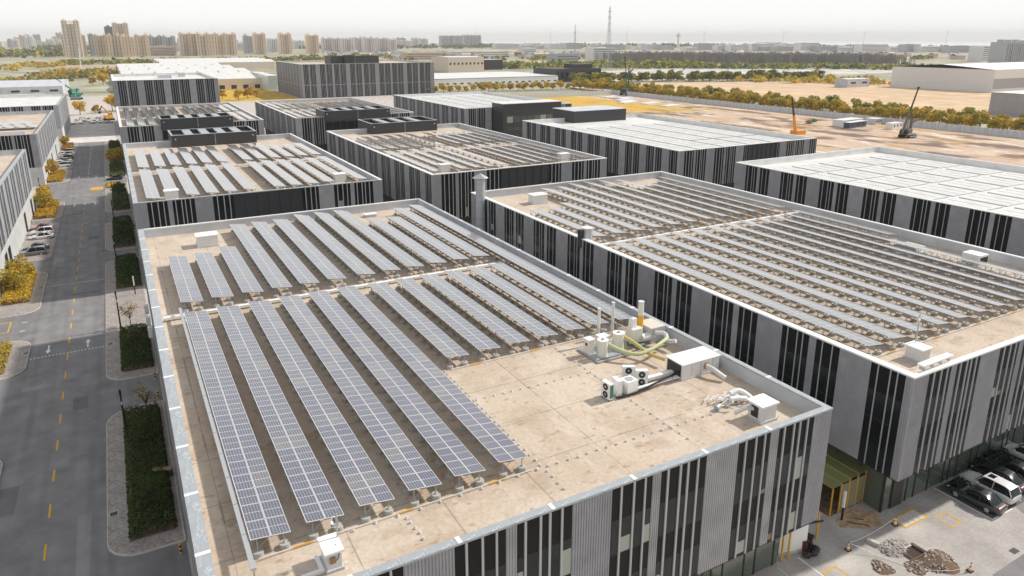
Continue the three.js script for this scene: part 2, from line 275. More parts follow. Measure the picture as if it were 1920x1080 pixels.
const segZ = (n = 9) => { let o = ['P', .7]; for (let i = 0; i < n; i++) o = o.concat(fit(i ? zoneC : zoneC, 2.95), ['P', 2.95], i < n - 1 ? [...fit(zoneD, 2.35), 'P', .75] : []); return o; };
const rev = l => { const o = []; for (let i = l.length - 2; i >= 0; i -= 2) o.push(l[i], l[i + 1]); return o; };
function facade(b, side, ox, oz, len, y0, y1, segs, o = {}) {
  const ry = side === 'front' ? 0 : side === 'left' ? -Math.PI / 2 : Math.PI / 2, ux = Math.cos(ry), uz = -Math.sin(ry), nx = Math.sin(ry), nz = Math.cos(ry);
  let s = 0, tot = 0; for (let i = 1; i < segs.length; i += 2) tot += segs[i]; const k = len / tot, h = y1 - y0;
  for (let i = 0; i < segs.length; i += 2) {
    const w = Math.round(segs[i + 1] * k * 100) / 100, c = s + segs[i + 1] * k / 2; s += segs[i + 1] * k;
    const at = (d) => [ox + ux * c + nx * d, y0, oz + uz * c + nz * d, ry], t = segs[i];
    if (t === 'P') mesh('cladding_panel', corr(w, h), o.mat || [M.clad, M.clad2, M.clad3][Math.floor(R() * 3)], b, ...at(0));
    else if (t === 'F') mesh('fin', slabG(w, h, 0.1), o.fin || M.fin, b, ...at(side === 'front' ? 0.05 : 0.015));
    else if (t === 'L') {
      const g = mb(); for (let y = 0.1; y < h - 0.15; y += 0.3) { g.quad(V(-w / 2, y, 0.0), V(w / 2, y, 0.0), V(w / 2, y + 0.22, -0.1), V(-w / 2, y + 0.22, -0.1)); } g.ab(-w / 2, 0, -0.2, w / 2, h, -0.12); for (let x = -w / 2; x <= w / 2 + .01; x += w / 6) g.ab(x - .04, 0, -.1, x + .04, h, .015);
      mesh('louvre_screen', g.geo(), M.louvre, b, ...at(0));
    } else {
      const m = mesh('window_strip', slabG(w, h, 0.08), o.strip || M.spandrel, b, ...at(-0.045));
      if (o.panes) for (const [a, e] of [[0.485, 0.75], [0.02, 0.27]]) {
        const q = R(), mt = q < 0.13 * o.panes ? M.glassBlind : q < 0.17 * o.panes ? M.glassTimber : M.glass, hh = (e - a) * h, cut = mt === M.glass ? 1 : mt === M.glassTimber ? rr(.1, .3) : rr(.3, .8);
        const p = mesh('window_pane', slabG(w - 0.08, hh, 0.03), M.glass, m, 0, a * h, 0.012);
        if (cut < 1) { p.geometry = slabG(w - 0.08, Math.round(hh * cut * 10) / 10, 0.03); p.material = mt; const f = Math.round(hh * cut * 10) / 10; if (hh - f > 0.1) mesh('window_pane', slabG(w - 0.08, hh - f - 0.03, 0.03), M.glass, m, 0, a * h + f + 0.03, 0.012); }
        mesh('window_bar', slabG(w - 0.04, 0.05, 0.05), M.dark, m, 0, a * h - 0.05, 0.02);
      }
    }
  }
}
// a block: core, recessed ground floor, roof floor, parapets and coping
function block(name, label, x0, x1, zf, zb, top, o = {}) {
  const g = thing(name, label, 'building', [x0, 0, zf]), W = x1 - x0, D = zf - zb, base = o.base ?? 5.5, fl = top - 1.3, rec = o.rec ?? 2.5;
  mesh('core_wall', mb().ab(0.2, base, -D + 0.2, W - 0.2, fl - 0.02, -0.2).geo(), M.core, g);
  if (o.flush) mesh('base_wall', mb().ab(0.02, 0, -D + 0.02, W - 0.02, base - 0.003, -0.02).geo(), M.baseWall, g);
  else { mesh('ground_floor_core', mb().ab(rec + 0.3, 0, -D + rec + 0.3, W - rec - 0.3, base - 0.15, -rec - 0.3).geo(), M.core, g); mesh('soffit', mb().ab(0.05, base - 0.14, -D + 0.05, W - 0.05, base - 0.004, -0.05).geo(), M.dark, g); }
  const rf = mb(); rf.quad(V(0.2, fl, -0.2), V(W - 0.2, fl, -0.2), V(W - 0.2, fl, -D + 0.2), V(0.2, fl, -D + 0.2), o.white ? [0, 0, W, 0, W, D, 0, D] : [o.flip ? 1 : 0, 0, o.flip ? 0 : 1, 0, o.flip ? 0 : 1, 1, o.flip ? 1 : 0, 1]);
  mesh('roof_floor', rf.geo(), o.white ? M.whiteRoof : M.roof, g);
  const pt = o.thick || { l: 0.72, r: 0.45, f: 0.5, b: 0.4 }, t0 = top - 0.14;
  const wall = o.white ? M.copingLight : M.parapet;
  mesh('parapet_wall', mb().ab(0.16, fl, -D + 0.16, pt.l - 0.05, t0, -0.16).geo(), wall, g);
  mesh('parapet_wall', mb().ab(W - pt.r + 0.05, fl, -D + 0.16, W - 0.16, t0, -0.16).geo(), wall, g);
  mesh('parapet_wall', mb().ab(pt.l - 0.05, fl, -D + 0.16, W - pt.r + 0.05, t0, -D + pt.b - 0.05).geo(), wall, g);
  mesh('parapet_wall', mb().ab(pt.l - 0.05, fl, -pt.f + 0.05, W - pt.r + 0.05, t0, -0.16).geo(), wall, g);
  const cm = o.coping || M.copingLight;
  const seg = (x0_, z0_, x1_, z1_, along, joint) => {
    const L = along === 'z' ? Math.abs(z1_ - z0_) : Math.abs(x1_ - x0_), n = joint ? Math.round(L / 5.9) : 1;
    for (let i = 0; i < n; i++) { const a = i / n, b = (i + 1) / n, l = (p, q, t) => p + (q - p) * t;
      const X0 = along === 'x' ? l(x0_, x1_, a) : x0_, X1 = along === 'x' ? l(x0_, x1_, b) : x1_, Z0 = along === 'z' ? l(z0_, z1_, a) : z0_, Z1 = along === 'z' ? l(z0_, z1_, b) : z1_;
      mesh('coping_segment', mb().ab(X0, t0 + 0.003, Z0, X1, top, Z1).geo(), joint ? M.coping : cm, g);
      if (joint && i) mesh('joint_cover', along === 'z' ? mb().ab(X0 - 0.01, top, Z0 - 0.13, X1 + 0.01, top + 0.025, Z0 + 0.13).geo() : mb().ab(X0 - 0.13, top, Z0 - 0.01, X0 + 0.13, top + 0.025, Z1 + 0.01).geo(), M.white, g);
    } };
  seg(-0.03, -D - 0.03, pt.l, 0.03, 'z', o.joints); seg(W - pt.r, -D - 0.03, W + 0.03, 0.03, 'z', o.joints === 2 ? 1 : 0);
  seg(pt.l + 0.002, -D - 0.03, W - pt.r - 0.002, -D + pt.b, 'x', 0); seg(pt.l + 0.002, -pt.f, W - pt.r - 0.002, 0.03, 'x', o.joints);
  const y1 = t0 - 0.02;
  for (const [sd, sg, opt] of o.faces || []) {
    const oo = { ...opt };
    if (sd === 'front') facade(g, 'front', 0, 0, W, base, y1, sg, oo);
    if (sd === 'left') facade(g, 'left', 0, -D, D, base, y1, rev(sg), oo);
    if (sd === 'right') facade(g, 'right', W, 0, D, base, y1, sg, oo);
  }
  const has = s => (o.faces || []).some(f => f[0] === s);   // the sides out of sight get plain cladding
  if (!has('front')) mesh('cladding_sheet', mb().ab(0, base, -0.2, W, y1, -0.02).geo(), M.clad, g);
  if (!has('left')) mesh('cladding_sheet', mb().ab(0.02, base, -D, 0.19, y1, -0.21).geo(), M.clad, g);
  if (!has('right')) mesh('cladding_sheet', mb().ab(W - 0.19, base, -D, W - 0.02, y1, -0.21).geo(), M.clad, g);
  mesh('cladding_sheet', mb().ab(0.2, base, -D, W - 0.2, y1, -D + 0.18).geo(), M.clad, g);
  return g;
}
// glazed ground floor, set back under the cladding (local coordinates of the block)
function glazing(g, side, a, b, off, base, W, widths = [1.2, 2.3, 1.2, 2.1, 2.4, 0.9]) {
  let s = a, i = 0; const h = base - 0.2;
  while (s < b - 0.2) {
    const w = Math.min(widths[i++ % widths.length], b - s), gl = slabG(Math.round((w - 0.12) * 100) / 100, h - 0.12, 0.04), mu = slabG(0.13, h, 0.16);
    if (side === 'front') { mesh('glass_pane', gl, M.glassGreen, g, s + w / 2, 0.1, -off); mesh('mullion', mu, M.dark, g, s, 0.05, -off + 0.05); }
    else { mesh('glass_pane', gl, M.glassGreen, g, off, 0.1, -s - w / 2, -Math.PI / 2); mesh('mullion', mu, M.dark, g, off - 0.05, 0.05, -s, -Math.PI / 2); }
    s += w;
  }
}
const bA = block('striped_building', 'nearest flat-roofed building with grey ribbed cladding and tan roof full of panels', 0.7, 43.16, -29.68, -110.77, 15, { joints: 2, faces: [['front', segX(0), { panes: 1.6 }], ['left', segZ(9)]] });
const bB = block('striped_building', 'flat-roofed striped building right of the nearest one, parking in front of it', 53, 96, -29.7, -111, 15, { flip: 1, faces: [['front', segX(0), { panes: 0.6 }], ['left', segZ(9), { panes: 0.25 }]] });
glazing(bA, 'front', 14, 41.6, 2.5, 5.5); glazing(bB, 'front', 2.5, 40.5, 2.5, 5.5); glazing(bB, 'left', 2.5, 30, 2.5, 5.5, 0, [2.4, 2.4, 2.6]);
mesh('corner_door_panel', mb().ab(3.75, 0.05, -2.5, 5.3, 5.2, -2.38).geo(), M.black2, bB); mesh('exit_sign', mb().ab(4.1, 4.75, -2.38, 4.55, 5.0, -2.33).geo(), M.red, bB);
const bC = block('striped_building', 'striped building behind the nearest one, black louvre screen on its front', 0.7, 43.2, -129.8, -209, 15, { flip: 1, joints: 1, faces: [['front', segX(1), { panes: 0.5 }], ['left', segZ(9)]] });
const bE = block('striped_building', 'striped building behind the flue, black louvre screen on its front', 53.5, 96.2, -129.8, -209.5, 15, { faces: [['front', segX(1), { panes: 0.4 }], ['left', segZ(9)]] });
const wideX = () => ['P', 1.8, ...fit(zoneA, 3.1), 'P', .75, ...fit(zoneB, 3.5), 'P', 2.9, ...fit(zoneA, 3.3), 'P', .7, ...fit(zoneB, 3.5), 'P', 2.9, ...fit(zoneD, 1.6), 'L', 10.5, ...fit(zoneD, 1.6), 'P', 2.7, ...fit(zoneA, 2.9), 'P', .7, ...fit(zoneB, 3.3), 'P', 2.4, ...fit(zoneA, 2.9)];
const bD = block('striped_building', 'striped building with bright white roof, beside the dirt construction site', 117.6, 166.6, -129.8, -206, 15, { white: 1, faces: [['front', wideX()], ['left', segZ(9)]] });
const bF = block('striped_building', 'white-roofed striped building cut off by the right edge of the picture', 117.5, 166.5, -29.7, -111.6, 15, { white: 1, faces: [['left', segZ(9)], ['front', wideX()]] });
const bG = block('striped_building', 'striped building in the third row beside the road, dark entrance block in front', 0.7, 43.2, -250, -327, 15, { faces: [['front', segX(1)], ['left', segZ(8)]] });
const bH = block('striped_building', 'striped building in the third row, right of the one beside the road', 53.6, 96.5, -249.5, -327.4, 15, { flip: 1, faces: [['front', segX(0)], ['left', segZ(8)]] });
const bJ = block('striped_building', 'white-roofed striped building at the edge of the yellow field', 118.5, 167.9, -252.5, -333, 15, { white: 1, faces: [['front', wideX()], ['left', segZ(9)]] });
const bK = block('striped_building', 'taller white-roofed striped building closing the road on its right', 0.7, 43.4, -358, -424, 23.6, { white: 1, faces: [['front', segX(0)], ['left', segZ(7)]] });
const longX = () => { let o = ['P', 1.6]; for (let i = 0; i < 9; i++) o = o.concat(fit(zoneA, 3.2), ['P', .8], fit(zoneB, 3.6), ['P', i % 2 ? 1.6 : 3]); return o; };
const bI = block('striped_building', 'long tall striped building with black rooftop plant box', 118.5, 219.5, -522, -608, 23.7, { base: 0.3, rec: 0.3, faces: [['front', longX()], ['left', segZ(9)]] });
mesh('storey_band', mb().ab(-.06, 8.9, -86.1, 101.06, 9.25, .06).geo(), M.clad, bI);
const lf = { mat: M.cladLight, fin: M.cladLight };
const bL1 = block('striped_building', 'pale grey slatted building at the left edge, parked cars below it', -62, -20.2, -130, -209.5, 15, { flush: 1, coping: M.coping, thick: { l: .5, r: .7, f: .5, b: .45 }, faces: [['right', segZ(9), lf], ['front', segX(0), lf]] });
const bL2 = block('striped_building', 'pale slatted building on the left with eight tilted panels on its roof', -62, -20.2, -242.3, -322.8, 15, { flush: 1, flip: 1, coping: M.coping, thick: { l: .5, r: .7, f: .5, b: .45 }, faces: [['right', segZ(9), lf], ['front', segX(0)]] });
const bL3 = block('striped_building', 'white-roofed slatted building farthest along the left of the road', -62, -19.8, -346.3, -419, 15, { flush: 1, white: 1, coping: M.coping, faces: [['right', segZ(8), lf], ['front', segX(0), lf]] });
for (const [b, D0, list] of [[bL1, 0, [21, 26, 56, 72]], [bL2, 0, [24, 40, 62]], [bL3, 0, [14, 34, 60]]]) for (const s of list)
  mesh('loading_door', mb().ab(0, 0, 0, 0.1, 4.2, 3.2).geo(), M.black, b, 41.72, 0.02, -s);
for (const b of [bL1, bL2]) { mesh('roof_upstand', mb().ab(26, 13.7, -14, 38, 14.7, -12.8).geo(), M.offwhite, b); mesh('roof_upstand', mb().ab(30, 13.7, -5, 40.4, 14.5, -4.2).geo(), M.parapet, b); }
// black plant screens and glazed lobbies between the rows
function penthouse(b, x0, x1, z0, z1, y0, y1, bays = 5) {   // local coordinates, z0 front
  const t = 0.35, m = mesh('plant_screen', mb().ab(x0, y0, z0 - t, x1, y1, z0).ab(x0, y0, z1, x1, y1, z1 + t).ab(x0, y0, z1 + t, x0 + t, y1, z0 - t).ab(x1 - t, y0, z1 + t, x1, y1, z0 - t).geo(), M.black2, b);
  mesh('coping', mb().ab(x0 - 0.05, y1, z0 - t - 0.05, x1 + 0.05, y1 + 0.08, z0 + 0.05).ab(x0 - 0.05, y1, z1 - 0.05, x1 + 0.05, y1 + 0.08, z1 + t + 0.05).ab(x0 - 0.05, y1, z1 + t + .05, x0 + t + 0.05, y1 + 0.08, z0 - t - .05).ab(x1 - t - 0.05, y1, z1 + t + .05, x1 + 0.05, y1 + 0.08, z0 - t - .05).geo(), M.steel, m);
  const w = (x1 - x0 - 2 * t) / bays;
  for (let i = 1; i < bays; i++) mesh('roof_beam', mb().ab(x0 + t + i * w - 1.0, y1 - 0.5, z1 + t, x0 + t + i * w + 1.0, y1 - 0.05, z0 - t).geo(), M.galv, m);
  mesh('plant_deck', mb().ab(x0 + t, y0, z1 + t, x1 - t, y1 - 0.9, z0 - t).geo(), M.dark, m);
  for (const x of [x0 + 0.9, x1 - 0.9]) mesh('wall_lamp', mb().ab(x - .12, y1 - 1.1, z0, x + .12, y1 - .85, z0 + .12).geo(), M.white, m);
  mesh('downpipe', mb().ab((x0 + x1) / 2 - .06, y0, z0, (x0 + x1) / 2 + .06, y1, z0 + .1).geo(), M.galv, m);
  return m;
}
penthouse(bC, 11.3, 32.3, -74.2, -87.3, 13.7, 16.8); penthouse(bE, 12.2, 33.2, -75.2, -88.5, 13.7, 16.8, 4);
mesh('plant_screen', mb().ab(12, 0.1, -79.4, 32, 13.6, -87).geo(), M.black2, bC); mesh('plant_screen', mb().ab(12.6, 0.1, -79.9, 32.8, 13.6, -88).geo(), M.black2, bE);
penthouse(bG, 11.4, 32.8, 1.0, -11, 13.7, 16.8); penthouse(bH, 9.6, 33.2, 1.2, -11, 13.7, 16.9);
for (const [b, x0, x1] of [[bG, 11.6, 32.6], [bH, 9.8, 33]]) { const m = mesh('lobby', mb().ab(x0, 0.1, -0.1, x1, 13.68, 0.85).geo(), M.black2, b); for (let i = 0; i < 9; i++) for (let j = 0; j < 2; j++) mesh('glass_pane', slabG((x1 - x0) / 9 - 0.2, 2.6, 0.05), j ? M.glass : M.glassGreen, m, x0 + (i + .5) * (x1 - x0) / 9, 7.5 + j * 3, 0.92); }
{ const m = mesh('stair_tower', mb().ab(12, 0.1, -0.3, 38.5, 16.8, 9).geo(), M.black2, bJ); mesh('roof_deck', mb().ab(11.8, 16.8, -.5, 38.7, 17, 9.2).geo(), M.offwhite, m); for (let i = 0; i < 8; i++) for (let j = 0; j < 3; j++) mesh('glass_pane', slabG(2.6, j ? 1.2 : 2.4, 0.05), (i * 3 + j) % 5 ? M.glassGreen : M.glassBlind, m, 15 + i * 3, [9.6, 6.6, 2.6][j], 9.06); }
{ const m = mesh('plant_screen', mb().ab(16.5, 13.7, -83.5, 38.2, 17.6, -70.3).geo(), M.black2, bD); mesh('roof_deck', mb().ab(16.3, 17.6, -83.7, 38.4, 17.75, -70.1).geo(), M.parapet, m); }
penthouse(bI, 25, 62, -14, -30, 22.4, 28.8, 3); mesh('plant_tower', mb().ab(34, 22.4, -13.9, 41, 29.4, -8).geo(), M.dark, bI);
// white roofs: low flat panels in rows, bright with thin gaps
for (const [b, W, D] of [[bD, 49, 68], [bF, 49, 81], [bJ, 49, 78]]) for (let i = 0; i < 5; i++) for (let j = 0; j < 8; j++) {
  if (b === bD && j === 7 && i > 0) continue; if (b === bJ && (j === 0)) continue;
  mesh('roof_panel', memo('rp', () => mb().ab(0, 0, 0, 7.6, 0.16, 8.1).geo()), M.whitePlate, b, 3.2 + i * 8.9, 13.72, -(4 + (j + 1) * (D - 8) / 8));
  for (const k of [1, 2]) mesh('panel_gap', memo('rg', () => mb().ab(0, 0, 0, 0.12, 0.015, 7).geo()), M.wood, b, 3.2 + i * 8.9 + k * 2.55, 13.885, -(4 + (j + 1) * (D - 8) / 8) + 0.5);
}
mesh('roof_hatch', mb().ab(20, 22.3, -40, 26, 23.9, -36).ab(30, 22.3, -50, 33, 24.4, -47).geo(), M.parapet, bK);
// ---------------------------------------------------------------- solar arrays
const TILT = 0.12, MW = 1.085, ML = 1.62, MP = 1.655, FL = 13.7;
const modGeo = (() => { const a = mb(), w = MW / 2 - 0.012, l = ML / 2, t = 0.02;
  const e = [.01, .01, .01, .01, .01, .01, .01, .01], P = (i, j, k) => V(i * w, j * t, k * l);
  a.quad(P(-1, 1, 1), P(1, 1, 1), P(1, 1, -1), P(-1, 1, -1), [0, 0, 1, 0, 1, 1, 0, 1]); a.quad(P(-1, -1, -1), P(1, -1, -1), P(1, -1, 1), P(-1, -1, 1), e);
  a.quad(P(-1, -1, 1), P(1, -1, 1), P(1, 1, 1), P(-1, 1, 1), e); a.quad(P(1, -1, -1), P(-1, -1, -1), P(-1, 1, -1), P(1, 1, -1), e);
  a.quad(P(1, -1, 1), P(1, -1, -1), P(1, 1, -1), P(1, 1, 1), e); a.quad(P(-1, -1, -1), P(-1, -1, 1), P(-1, 1, 1), P(-1, 1, -1), e); return a; })();
const modG = modGeo.geo();
const blockG = (() => { const a = mb(); a.cyl(V(0, 0, 0), V(0, 0.3, 0), 0.31, 0.29, 12); a.cyl(V(0, 0.3, 0), V(0, 0.36, 0), 0.09, 0.09, 6); return a.geo(); })();
function addTo(a, g, m4) { const P = g.attributes.position, N = g.attributes.normal, U = g.attributes.uv; const o = a.m; a.m = m4; for (let i = 0; i < P.count; i++) a.v(V(P.getX(i), P.getY(i), P.getZ(i)), V(N.getX(i), N.getY(i), N.getZ(i)), U.getX(i), U.getY(i)); a.m = o; }
const yHi = 1.22;                                        // upper edge above the roof floor
function solar(xL, zN, zF, label, group, lv, floor = FL) {  // lv 2: every module; 1: modules joined, blocks single; 0: all joined
  const n = Math.max(1, Math.round((zN - zF) / MP)), g = thing('solar_array', label, 'solar array', [xL, floor, zN], 0, group);
  const ct = Math.cos(TILT), st = Math.sin(TILT), jm = [mb(), mb()];
  for (let j = 0; j < n; j++) for (let c = 0; c < 2; c++) {
    const s = (c + 0.5) * MW, x = s * ct, y = yHi - s * st, z = -(j + 0.5) * MP;
    if (lv === 2) { const m = mesh('solar_module', modG, M.mods[Math.min(3, Math.floor(R() * R() * 5.2))], g, x, y, z); m.rotation.z = -TILT; }
    else addTo(jm[R() < 0.5 ? 0 : 1], modG, new THREE.Matrix4().makeRotationZ(-TILT).setPosition(x, y, z));
  }
  if (lv < 2) jm.forEach((a, i) => a.p.length && tag(mesh('module_field', a.geo(), M.mods[1 + i], g), null, null, null, 'stuff'));
  const f = mb(), bl = mb(), k = lv ? 1 : 2;
  for (let j = 0; j <= n; j += k) {
    const z = -Math.min(Math.max(j * MP, 0.18), n * MP - 0.18), x1 = 0.36, x2 = 1.78, u = (x) => yHi - 0.07 - x * st / ct;
    f.bar([x1, 0.3, z], [x1, u(x1), z], 0.055); f.bar([x2, 0.3, z], [x2, u(x2), z], 0.055); f.bar([0.02, u(0.02), z], [2.1, u(2.1), z], 0.05);
    if (lv) f.bar([x1 + 0.03, 0.45, z], [1.1, u(1.1), z], 0.04);
    for (const x of [x1, x2]) { if (lv && (x === x1 || j === 0 || lv === 1)) mesh('ballast_block', blockG, M.ballast, g, x, 0, z); else addTo(bl, blockG, new THREE.Matrix4().setPosition(x, 0, z)); }
    if (lv && j < n) f.bar([0.06, u(0.06), z], [x1, 0.6, z - 0.8], 0.03);
  }
  for (const x of [0.35, 1.1, 1.8]) f.bar([x, yHi - 0.05 - x * st / ct, 0], [x, yHi - 0.05 - x * st / ct, -n * MP], 0.05);
  mesh('support_frame', f.geo(), M.galv, g); if (bl.p.length) tag(mesh('ballast_block_row', bl.geo(), M.ballast, g), null, null, null, 'stuff');
  return g;
}
const nth = ['first', 'second', 'third', 'fourth', 'fifth', 'sixth', 'seventh', 'eighth', 'ninth', 'tenth', 'eleventh', 'twelfth', 'thirteenth'];
const LA = [3.4, 6.4, 9.45, 12.5, 15.5, 18.6, 22.0, 25.1, 28.1, 31.1, 34.1, 36.9];
const farA = [-94.6, -94.9, -96.4, -107.9, -107.9, -108.4, -109.2, -109.5, -109.2, -100.6, -101.6, -106.5];
LA.forEach((x, i) => {
  solar(x, i < 6 ? -35.4 : -51.4, -73.5, `${nth[i]} solar row from the left in the front half of the nearest roof`, 'solar rows on the nearest roof', 2);
  solar(x, -76.6, farA[i], `${nth[i]} solar row from the left in the back half of the nearest roof`, 'solar rows on the nearest roof', 2);
});
solar(39.9, -51.1, -107.2, 'long unbroken solar row along the right parapet of the nearest roof', 'solar rows on the nearest roof', 2);
const LB = [55.5, 58.9, 62.3, 65.7, 69.1, 72.5, 75.9, 79.2, 82.5, 85.6, 88.6, 91.6], farB = [-95.2, -95.5, -97.2, -108, -109, -109.3, -109.5, -109.3, -109, -103, -105, -106.4];
LB.forEach((x, i) => {
  solar(x, i < 11 ? -35.5 : -58, -73.9, `${nth[i]} solar row from the alley in the front half of the right-hand roof`, 'solar rows on the right-hand roof', 1);
  solar(x, -77, farB[i], `${nth[i]} solar row from the alley in the back half of the right-hand roof`, 'solar rows on the right-hand roof', i < 6 ? 1 : 0);
});
const LC = [2.8, 6.0, 9.1, 12.3, 15.4, 18.7, 23.9, 27, 30.1, 33.2, 36.4, 39.4];
LC.forEach((x, i) => {
  solar(x, i === 1 || i === 10 ? -139.5 : -133.7, -164.8, `${nth[i]} solar row from the road in the front half of the roof behind the nearest`, 'solar rows behind the nearest roof', 0);
  solar(x, -168.3, i < 9 ? -194 : -190, `${nth[i]} solar row from the road in the back half of the roof behind the nearest`, 'solar rows behind the nearest roof', 0);
  solar(55.4 + (x - 2.8) * 1.01, i === 1 || i === 10 ? -140 : -134, -165, `${nth[i]} solar row from its left in the front half of the roof behind the flue`, 'solar rows on the roof behind the flue', 0);
  solar(55.4 + (x - 2.8) * 1.01, -168.6, -194, `${nth[i]} solar row from its left in the back half of the roof behind the flue`, 'solar rows on the roof behind the flue', 0);
  const sh = i > 2 && i < 10;
  solar(x, sh ? -264 : -254, -286, `${nth[i]} solar row from the road in the front half of the third roof along`, 'solar rows on the third roof along the road', 0);
  solar(x, -290, -322, `${nth[i]} solar row from the road in the back half of the third roof along`, 'solar rows on the third roof along the road', 0);
  solar(55.8 + (x - 2.8) * 1.01, sh ? -264 : -254, -286, `${nth[i]} row from its left in the front half of the third-row inner roof`, 'solar rows on the third-row inner roof', 0);
  solar(55.8 + (x - 2.8) * 1.01, -290, -322, `${nth[i]} row from its left in the back half of the third-row inner roof`, 'solar rows on the third-row inner roof', 0);
});
for (let i = 0; i < 2; i++) for (let j = 0; j < 4; j++) { const g = thing('solar_array', `pale blue tilted panel on the left roof, ${nth[j]} from the left in its ${i ? 'rear' : 'front'} row`, 'solar panel', [-34 + j * 3.1 - i * 2.2, 13.7, -268 - i * 10], 0, 'tilted panels on the left roof'); const q = mb(); addTo(q, modG, new THREE.Matrix4().makeRotationZ(-0.25).scale(V(2.6, 1, 4.4)).setPosition(1.3, 1.0, -3)); mesh('panel_face', q.geo(), M.mods[0], g); mesh('legs', mb().bar([.3, 0, -.5], [.3, 1.2, -.5]).bar([2.3, 0, -.5], [2.3, .7, -.5]).bar([.3, 0, -5.5], [.3, 1.2, -5.5]).bar([2.3, 0, -5.5], [2.3, .7, -5.5]).geo(), M.galv, g); }
// cable trays crossing each roof between the halves, and the cable run along the near ends
for (const [x0, x1, z, lab] of [[1.6, 42.5, -75.0, 'nearest roof'], [53.9, 95.3, -75.5, 'right-hand roof'], [1.6, 42.5, -166.6, 'roof behind the nearest']]) {
  const g = thing('cable_tray', 'white covered cable tray crossing the middle of the ' + lab, 'cable tray', [x0, FL, z]);
  const n = Math.floor((x1 - x0) / 3); for (let i = 0; i < n; i++) mesh('tray_cover', memo('tray', () => mb().ab(0.02, 0.25, -0.22, 2.98, 0.42, 0.22).geo()), M.white, g, i * (x1 - x0) / n, 0, 0);
  const l = mb(); for (let i = 0; i <= n; i++) l.ab(i * 2.95, 0, -.15, i * 2.95 + .12, .25, .15); mesh('tray_feet', l.geo(), M.galv, g);
}
for (const [x0, z, n, s, lab] of [[3.4, -35.15, 6, 3.03, 'nearest roof'], [22, -51.15, 7, 3.0, 'middle of the nearest roof'], [55.5, -35.2, 11, 3.35, 'right-hand roof']]) {
  const g = thing('cable_conduit', 'thin conduit linking the ballast blocks along the front of the ' + lab, 'conduit', [x0, FL, z]);
  mesh('pipe', mb().cyl(V(0.3, 0.12, 0), V(n * s - 0.6, 0.12, 0), 0.03, 0.03, 6).geo(), M.offwhite, g);
  for (let i = 1; i < n; i += 2) mesh('yellow_sleeve', mb().cyl(V(i * s - 0.9, 0.12, 0), V(i * s + 0.2, 0.12, 0), 0.045, 0.045, 6).geo(), M.yellow, g);
}
{ const g = thing('cable_tray', 'long galvanised cable tray along the left side of the first solar row', 'cable tray', [3.2, FL, -33.2]); for (let i = 0; i < 14; i++) mesh('tray_cover', memo('tray2', () => mb().ab(-.13, 1.02, -2.98, .13, 1.14, -.02).geo()), M.steel, g, 0, 0, -i * 3); const l = mb(); for (let i = 0; i <= 14; i++) l.ab(-.04, 0, -i * 3 - .04, .04, 1.02, -i * 3 + .04); mesh('tray_feet', l.geo(), M.galv, g); }
// small pipe supports standing in lines on the bare part of the roof
{
  const sg = (() => { const a = mb(); a.ab(-.08, 0, -.06, .08, .1, .06); a.cyl(V(0, .1, 0), V(0, .17, 0), .055, .05, 6); return a.geo(); })(); let k = 0;
  const line = (x0, z0, x1, z1, n, lab) => { for (let i = 0; i <= n; i++) { const m = solo('pipe_support', sg, M.offwhite, 'small concrete pipe support in the line ' + lab, 'pipe support', 'pipe supports on the nearest roof'); m.position.set(x0 + (x1 - x0) * i / n + rr(-.05, .05), FL, z0 + (z1 - z0) * i / n + rr(-.05, .05)); m.rotation.y = R() * 3; } };
  line(21.7, -51.2, 21.7, -32.5, 26, 'beside the sixth solar row'); line(21.9, -45.4, 32.2, -45.1, 13, 'crossing the bare roof towards the outdoor units'); line(32.5, -50.6, 32.5, -33.2, 22, 'running past the leftmost outdoor unit'); line(21.3, -35.1, 37.2, -34.9, 20, 'crossing the bare roof near its front edge'); line(8.9, -35.0, 21.2, -35.0, 9, 'along the near ends of the solar rows'); line(12.0, -34.6, 12.2, -32.4, 4, 'between the third solar row and the front coping'); line(58.5, -98.6, 61, -99.4, 6, 'before the housing on the right-hand roof');
}
// ---------------------------------------------------------------- roof plant
const roofBox = (x, z, w, d, h, lab) => { const g = thing('roof_vent_housing', lab, 'roof housing', [x, FL, z]); mesh('housing', mb().ab(-w / 2, 0, -d / 2, w / 2, h, d / 2).geo(), M.offwhite, g); mesh('lid', mb().ab(-w / 2 - .14, h, -d / 2 - .14, w / 2 + .14, h + .13, d / 2 + .14).geo(), M.white, g); mesh('plinth', mb().ab(-w / 2 - .1, 0, -d / 2 - .1, w / 2 + .1, .18, d / 2 + .1).geo(), M.parapet, g); return g; };
roofBox(8.8, -102.4, 2.6, 2.0, 1.5, 'long white roof housing at the back left of the nearest roof');
roofBox(61.9, -102.9, 2.7, 1.9, 1.5, 'white roof housing beside the flue on the right-hand roof');
roofBox(6.9, -137, 2.2, 1.6, 1.5, 'white roof housing at the front left of the roof behind the nearest'); roofBox(37.4, -138.5, 2.2, 1.6, 1.5, 'white roof housing at the front right of the roof behind the nearest');
roofBox(60, -138.6, 2.2, 1.6, 1.5, 'white roof housing at the front left of the roof behind the flue'); roofBox(90.4, -138.8, 2.4, 1.6, 1.5, 'white roof housing at the front right of the roof behind the flue');
roofBox(33.5, -107.5, 1.7, .9, .35, 'low white roof hatch near the back of the nearest roof');
{ const g = roofBox(39.3, -32.7, 1.5, 1.3, 1.35, 'white louvred roof housing near the front right corner of the nearest roof'); mesh('louvre', mb().ab(-.78, .35, -.35, -.755, 1.2, .3).geo(), M.dark, g); mesh('duct_elbow', mb().tube([[-.7, .9, -.2], [-1.2, 1.0, -.4], [-1.9, .5, -.9]], .16, 8).geo(), M.offwhite, g); }
